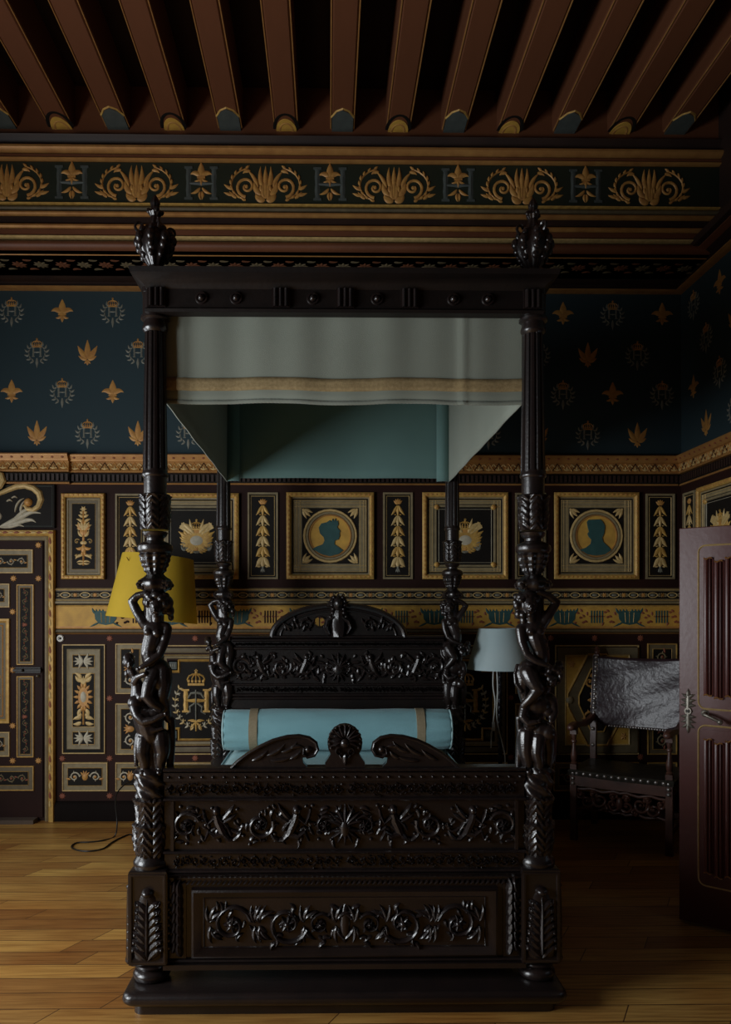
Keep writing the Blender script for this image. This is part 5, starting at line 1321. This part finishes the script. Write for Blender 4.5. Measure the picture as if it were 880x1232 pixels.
# cable on the floor
def G(px,py,z=.006):
    a=(px-PX)/F; t=(EYE-z)/((py-PY)/F); return ((cos(YAW)*a+sin(YAW))*t,(cos(YAW)-sin(YAW)*a)*t,z)
b=B(); b.mt('cord_black')
p=[(X(185,5.38),5.36,.02),(X(168,5.42),5.30,.006)]+[G(x,y) for x,y in ((158,1004),(145,1008),(134,1014),(124,1021),(108,1024),(94,1023),(86,1019),(92,1014),(108,1013),(124,1011),(138,1006))]+[(X(141,5.5),5.5,.10),(X(139,5.62),5.62,.20),(X(141,5.7),5.7,.26),(X(150,5.8),5.8,.30),(X(158,YW-.02),YW-.025,.30)]
b.tube(smooth_path(p),.005,8)
tag(b.build('power_cord'),'thin black power cord looped on the floor boards left of the bed','cord')

# ================================================================== CHAIR
FLc=Vector((X(691,5.38),5.38,0)); FRc=Vector((X(806,5.02),5.02,0)); ax=(FRc-FLc); CWd=ax.length; ang=atan2(ax.y,ax.x)
ch=empty('armchair',(FLc.x,FLc.y,0),ang); tag(ch,'old wooden armchair with a nailed brown leather back and seat beside the open door','armchair')
CD=.47; sz=.49
studm=B(); studm.mt('nail'); studm.T=lambda u,v,h:(u,-h,v); studm.dome(0,0,.0145,.0145,.011,0,12,3); studm=studm.mesh('stud')
def stud(parent,x,y,z,rz=0.,sc=1.):
    o=bpy.data.objects.new('stud',studm); COL.objects.link(o); o.parent=parent; o.location=(x,y,z); o.rotation_euler=(0,0,rz); o.scale=(sc,sc,sc)
def baluster(z0,z1,r=.021):
    H=z1-z0; return [(r*.9,z0),(r*1.1,z0+H*.04),(r*.7,z0+H*.09),(r*.95,z0+H*.14),(r*1.1,z0+H*.30),(r*.7,z0+H*.52),(r*.55,z0+H*.70),(r*.95,z0+H*.74),(r*.95,z0+H*.78),(r*.6,z0+H*.83),(r*.8,z0+H*.9),(r*.9,z1)]
for x in (0,CWd):
    b=B(); b.mt('chair_wood'); b.box(x-.022,x+.022,-.022,.022,0,sz+.04); b.lathe(baluster(sz+.04,.74),cx=x,cy=0,n=20); b.box(x-.022,x+.022,-.022,.022,.74,.785); b.build('front_leg',None,ch)
    b=B(); b.mt('chair_wood')
    b.loops([[(x-.02,CD-.022+o,z),(x+.02,CD-.022+o,z),(x+.02,CD+.022+o,z),(x-.02,CD+.022+o,z)] for z,o in ((0,.03),(.3,0),(.6,0),(.95,.03),(1.27,.085))],cap0=True,cap1=True)
    # leafy finial
    b.sphere((x,CD+.088,1.285),(.022,.02,.028),10,8); b.lathe([(.014,1.30),(.018,1.315),(.004,1.335)],cx=x,cy=CD+.088,n=12)
    bl_=b.build('back_upright',None,ch)
    for z in (.60,.72): stud(bl_,x,CD-.022,z)
    b=B(); b.mt('chair_wood')
    pts=[(x,-.075,.795),(x,-.04,.803),(x,.02,.806),(x,.12,.795),(x,.22,.785),(x,.33,.795),(x,CD+.02,.83)]
    b.T=lambda u,v,h:(u,v,h); L=[]
    for q,(a_,y_,z_) in enumerate(pts): w=(.020,.030,.030,.026,.024,.024,.022)[q]; L.append([(a_-w,y_,z_-.018),(a_+w,y_,z_-.018),(a_+w,y_,z_+.006),(a_+w*.6,y_,z_+.016),(a_-w*.6,y_,z_+.016),(a_-w,y_,z_+.006)])
    b.loops(L,cap0=True,cap1=True); b.sphere((x,-.075,.792),(.026,.02,.022),12,8); b.build('armrest',None,ch)
    b=B(); b.mt('chair_wood'); b.box(x-.015,x+.015,.02,CD-.02,.13,.17); b.build('side_stretcher',None,ch); b=B(); b.mt('chair_wood'); b.box(x-.015,x+.015,.02,CD-.02,.38,.46); b.build('side_rail',None,ch)
b=B(); b.mt('chair_wood'); b.box(.02,CWd-.02,-.024,.012,sz-.105,sz-.03); sr=b.build('seat_rail',None,ch)
b=B(); b.mt('chair_wood'); b.box(.02,CWd-.02,CD-.015,CD+.015,.13,.17); b.build('back_stretcher',None,ch)
b=B(); b.mt('leather_seat')
L=[]
for z,o in ((sz-.035,0),(sz-.005,-.006),(sz+.004,.0),(sz+.012,.03),(sz+.010,.12)):
    L.append([(-.028+o,-.030+o,z),(CWd/2,-.030+o,z-.006),(CWd+.028-o,-.030+o,z),(CWd+.028-o,CD+.0-o,z),(CWd/2,CD-o,z-.004),(-.028+o,CD-o,z)])
b.loops(L,cap0=True,cap1=True); se=b.build('seat',None,ch)
for k in range(13): stud(se,.03+(CWd-.06)*k/12,-.030,sz-.018)
for x in (-.0,CWd):
    for z in (sz-.02,sz-.055,sz-.09): stud(sr,x,-.026,z)
# leather back, sagging cut corners
def bk(s,t):
    x=-.015+(CWd+.03)*s; zt_=1.262-.012*sin(pi*s); zb_=.785-.045*min(1,s/.2)*min(1,(1-s)/.2)
    if s<.08: zb_+=.05*(1-s/.08)
    if s>.92: zb_+=.07*(s-.92)/.08
    z=zt_+(zb_-zt_)*t; y=CD-.028+.085*max(0,(z-.6)/.67)**1.3+.028*sin(pi*s)+.006*sin(7*s+5*t)*sin(9*t)
    return (x,y,z)
lb=cloth(bk,40,24,'leather_back','leather',ch,.008)
for k in range(13):
    for s in (0.012,):
        p=bk(s+.018,.03+.9*k/12); stud(lb,p[0],p[1]-.006,p[2])
        p=bk(.97,.03+.88*k/12); stud(lb,p[0],p[1]-.006,p[2])
for k in range(22): p=bk(.2+.6*k/21,.985); stud(lb,p[0],p[1]-.005,p[2],0,.6)
b=B(); b.mt('chair_wood'); b.box(.0,CWd,CD+.100,CD+.122,1.18,1.24); b.build('back_rail',None,ch); b=B(); b.mt('chair_wood'); b.box(.0,CWd,CD+.032,CD+.055,.80,.85); b.build('back_rail',None,ch)
# pierced carved front stretcher
b=B(); b.mt('chair_wood'); cz=.295
for m in (1,-1):
    for k,(x,y,s_,f,a0) in enumerate(((.045,cz-.012,.048,1,2.2),(.045,cz+.040,.026,-1,3.4),(.135,cz+.008,.056,-1,.6),(.218,cz-.010,.050,1,2.4),(.10,cz-.048,.026,1,.5),(.18,cz+.045,.026,-1,3.9),(.262,cz+.03,.03,-1,1.))):
        n=20; pts=[(CWd/2+m*(x+s_*(1-.72*q/n)*cos(a0+f*q/n*7.6)),-.008+.010*sin(q*.8),y+s_*(1-.72*q/n)*sin(a0+f*q/n*7.6)) for q in range(n+1)]
        b.tube(pts,[.0105*(1-.3*q/n) for q in range(n+1)],8); b.sphere((CWd/2+m*x,-.012,y),.013,8,6)
    b.tube([(CWd/2+m*q,-.0,cz+.068+.008*sin(q*40)) for q in (0,.04,.08,.12,.16,.2,.24,CWd/2-.015)],.010,8)
    b.tube([(CWd/2+m*q,-.0,cz-.066-.008*sin(q*45)) for q in (0,.04,.08,.12,.16,.2,.24,CWd/2-.015)],.010,8)
b.sphere((CWd/2,-.012,cz),(.024,.018,.045),12,8)
b.build('carved_stretcher',None,ch)

# ================================================================== OPEN DOOR on the right
EY=3.95; Ex=X(817.5,EY); th=atan2(-.654,.757); DWd=1.18; DH=2.025
d2=empty('door_2',(Ex,EY,0),th); struct(d2,'open dark red door with gilt lines and linenfold panels')
TD=lambda u,v,h:(u,-h,v)
b=B(TD); b.mt('door_red'); b.box(0,DWd,.012,DH,-.045,0)
leafo=b.build('door_leaf',None,d2,smooth=False); bev=leafo.modifiers.new('edge','BEVEL'); bev.width=.004; bev.segments=2
sc=lambda y:EYE-(y-PY)*EY*.985/F
def rr(x0,x1,z0,z1,r=.03,n=5):
    p=[]
    for cx,cy,a in ((x1-r,z1-r,0),(x0+r,z1-r,pi/2),(x0+r,z0+r,pi),(x1-r,z0+r,1.5*pi)):
        for k in range(n): t=a+pi/2*k/(n-1); p.append((cx+r*cos(t),cy+r*sin(t)))
    return p
for (ya,yb) in ((656,853),(873,1066)):
    z1,z0=sc(ya),sc(yb); a0,a1=.094,DWd-.094
    b=B(TD); b.mt('door_red'); b.box(a0+.02,a1-.02,z0+.02,z1-.02,0,.004)
    # linenfold ribs
    n=19; w=(a1-a0-.05)/n
    for k in range(n):
        u=a0+.025+w*(k+.5); zz1=z1-.075+.008*cos(k*pi); zz0=z0+.065+.006*cos(k*pi)
        L=[]
        prf=[(-.5,.003),(-.46,.012),(-.36,.019),(-.22,.020),(-.08,.015),(-.02,.003),(.02,.003),(.05,.012),(.10,.022),(.17,.022),(.22,.012),(.26,.003),(.32,.008),(.40,.010),(.46,.007),(.5,.003)]
        for v in (zz0,zz0+.012,zz1-.012,zz1):
            e=.6 if v in(zz0,zz1) else 1.; L.append([(u+o*w,v,h if v not in(zz0,zz1) else max(.004,h*.8)) for o,h in prf])
        b.loops(L,close=False)
        for v,s in ((zz0,-1),(zz1,1)):
            pts=[(u+o*w,v+s*.004*sin(o*9)) for o in (-.42,-.3,-.15,0,.1,.22,.36)]
            b.mt('copper_gold'); b.line(pts,.0035,.006,.018); b.mt('door_red')
    pn=b.build('linenfold_panel',None,leafo)
    b=B(TD); b.mt('gold_light'); q=rr(a0,a1,z0,z1,.035); b.line(q+[q[0],q[1]],.0045,.006,.0); b.build('gilt_line',None,leafo)
b=B(TD); b.mt('pewter'); zc=sc(857)
b.T=lambda u,v,h:TD(u,v,h)
b.ribbon([(.045,zc-.085),(.045,zc-.04),(.045,zc),(.045,zc+.04),(.045,zc+.085)],[.010,.018,.012,.018,.010],.010)
for s in (1,-1):
    b.leaf(.045,zc+s*.07,.045,.022,s*pi/2,0,.010)
    for m in (1,-1):
        for q in range(3): b.leaf(.045,zc+s*(.025+.02*q),.040,.018,(pi/2+m*(1.25-.25*q))*s,.5*m*s,.009)
b.ring(.045,zc,.014,.006,.012); b.mt('iron'); b.disc(.045,zc,.007,.011,0,12)
b.build('escutcheon',None,leafo)
b=B(); b.mt('pewter'); zc=sc(861)
b.tube(smooth_path([(.125,-.0,zc+.012),(.128,-.035,zc+.012),(.140,-.055,zc+.010),(.175,-.058,zc-.004),(.205,-.055,zc-.018)]),[.009]*7+[.008]*6+[.009]*6+[.010]*6,10) if False else b.tube(smooth_path([(.125,0,zc+.012),(.128,-.035,zc+.012),(.140,-.055,zc+.010),(.175,-.058,zc-.004),(.205,-.055,zc-.018)]),.0085,10)
b.sphere((.208,-.054,zc-.020),.014,12,8); b.T=TD; b.dome(.125,zc+.012,.020,.020,.010)
b.build('door_handle',None,leafo)

# ================================================================== LIGHT & CAMERA
w=bpy.data.worlds.new('World'); scn.world=w; w.use_nodes=True
bgn=w.node_tree.nodes['Background']; bgn.inputs[0].default_value=(.7,.82,1,1); bgn.inputs[1].default_value=.6
def area(name,loc,rot,sx,sy,power,color,spread=None):
    l=bpy.data.lights.new(name,'AREA'); l.shape='RECTANGLE'; l.size=sx; l.size_y=sy; l.energy=power; l.color=color
    if spread: l.spread=spread
    o=bpy.data.objects.new(name,l); COL.objects.link(o); o.location=loc; o.rotation_euler=rot; return o
for y0,y1,p in ((WY0,WY1,150),(VY0,VY1,26)):
    area('window_daylight',(XL-.03,(y0+y1)/2,(WZ0+WZ1)/2),(0,-pi/2,0),WZ1-WZ0,y1-y0,p,(.92,.965,1.))
cam=bpy.data.cameras.new('camera'); co=bpy.data.objects.new('camera',cam); COL.objects.link(co); scn.camera=co
cam.sensor_fit='VERTICAL'; cam.sensor_height=36; cam.sensor_width=36; cam.lens=F/1232*36
cam.shift_x=(440-PX)/1232; cam.shift_y=(PY-616)/1232; cam.clip_start=.05
co.location=(0,0,EYE); co.rotation_euler=(pi/2,0,-YAW)
scn.view_settings.view_transform='Standard'; scn.view_settings.look='None'; scn.view_settings.gamma=1; scn.view_settings.exposure=0; scn.view_settings.use_curve_mapping=False
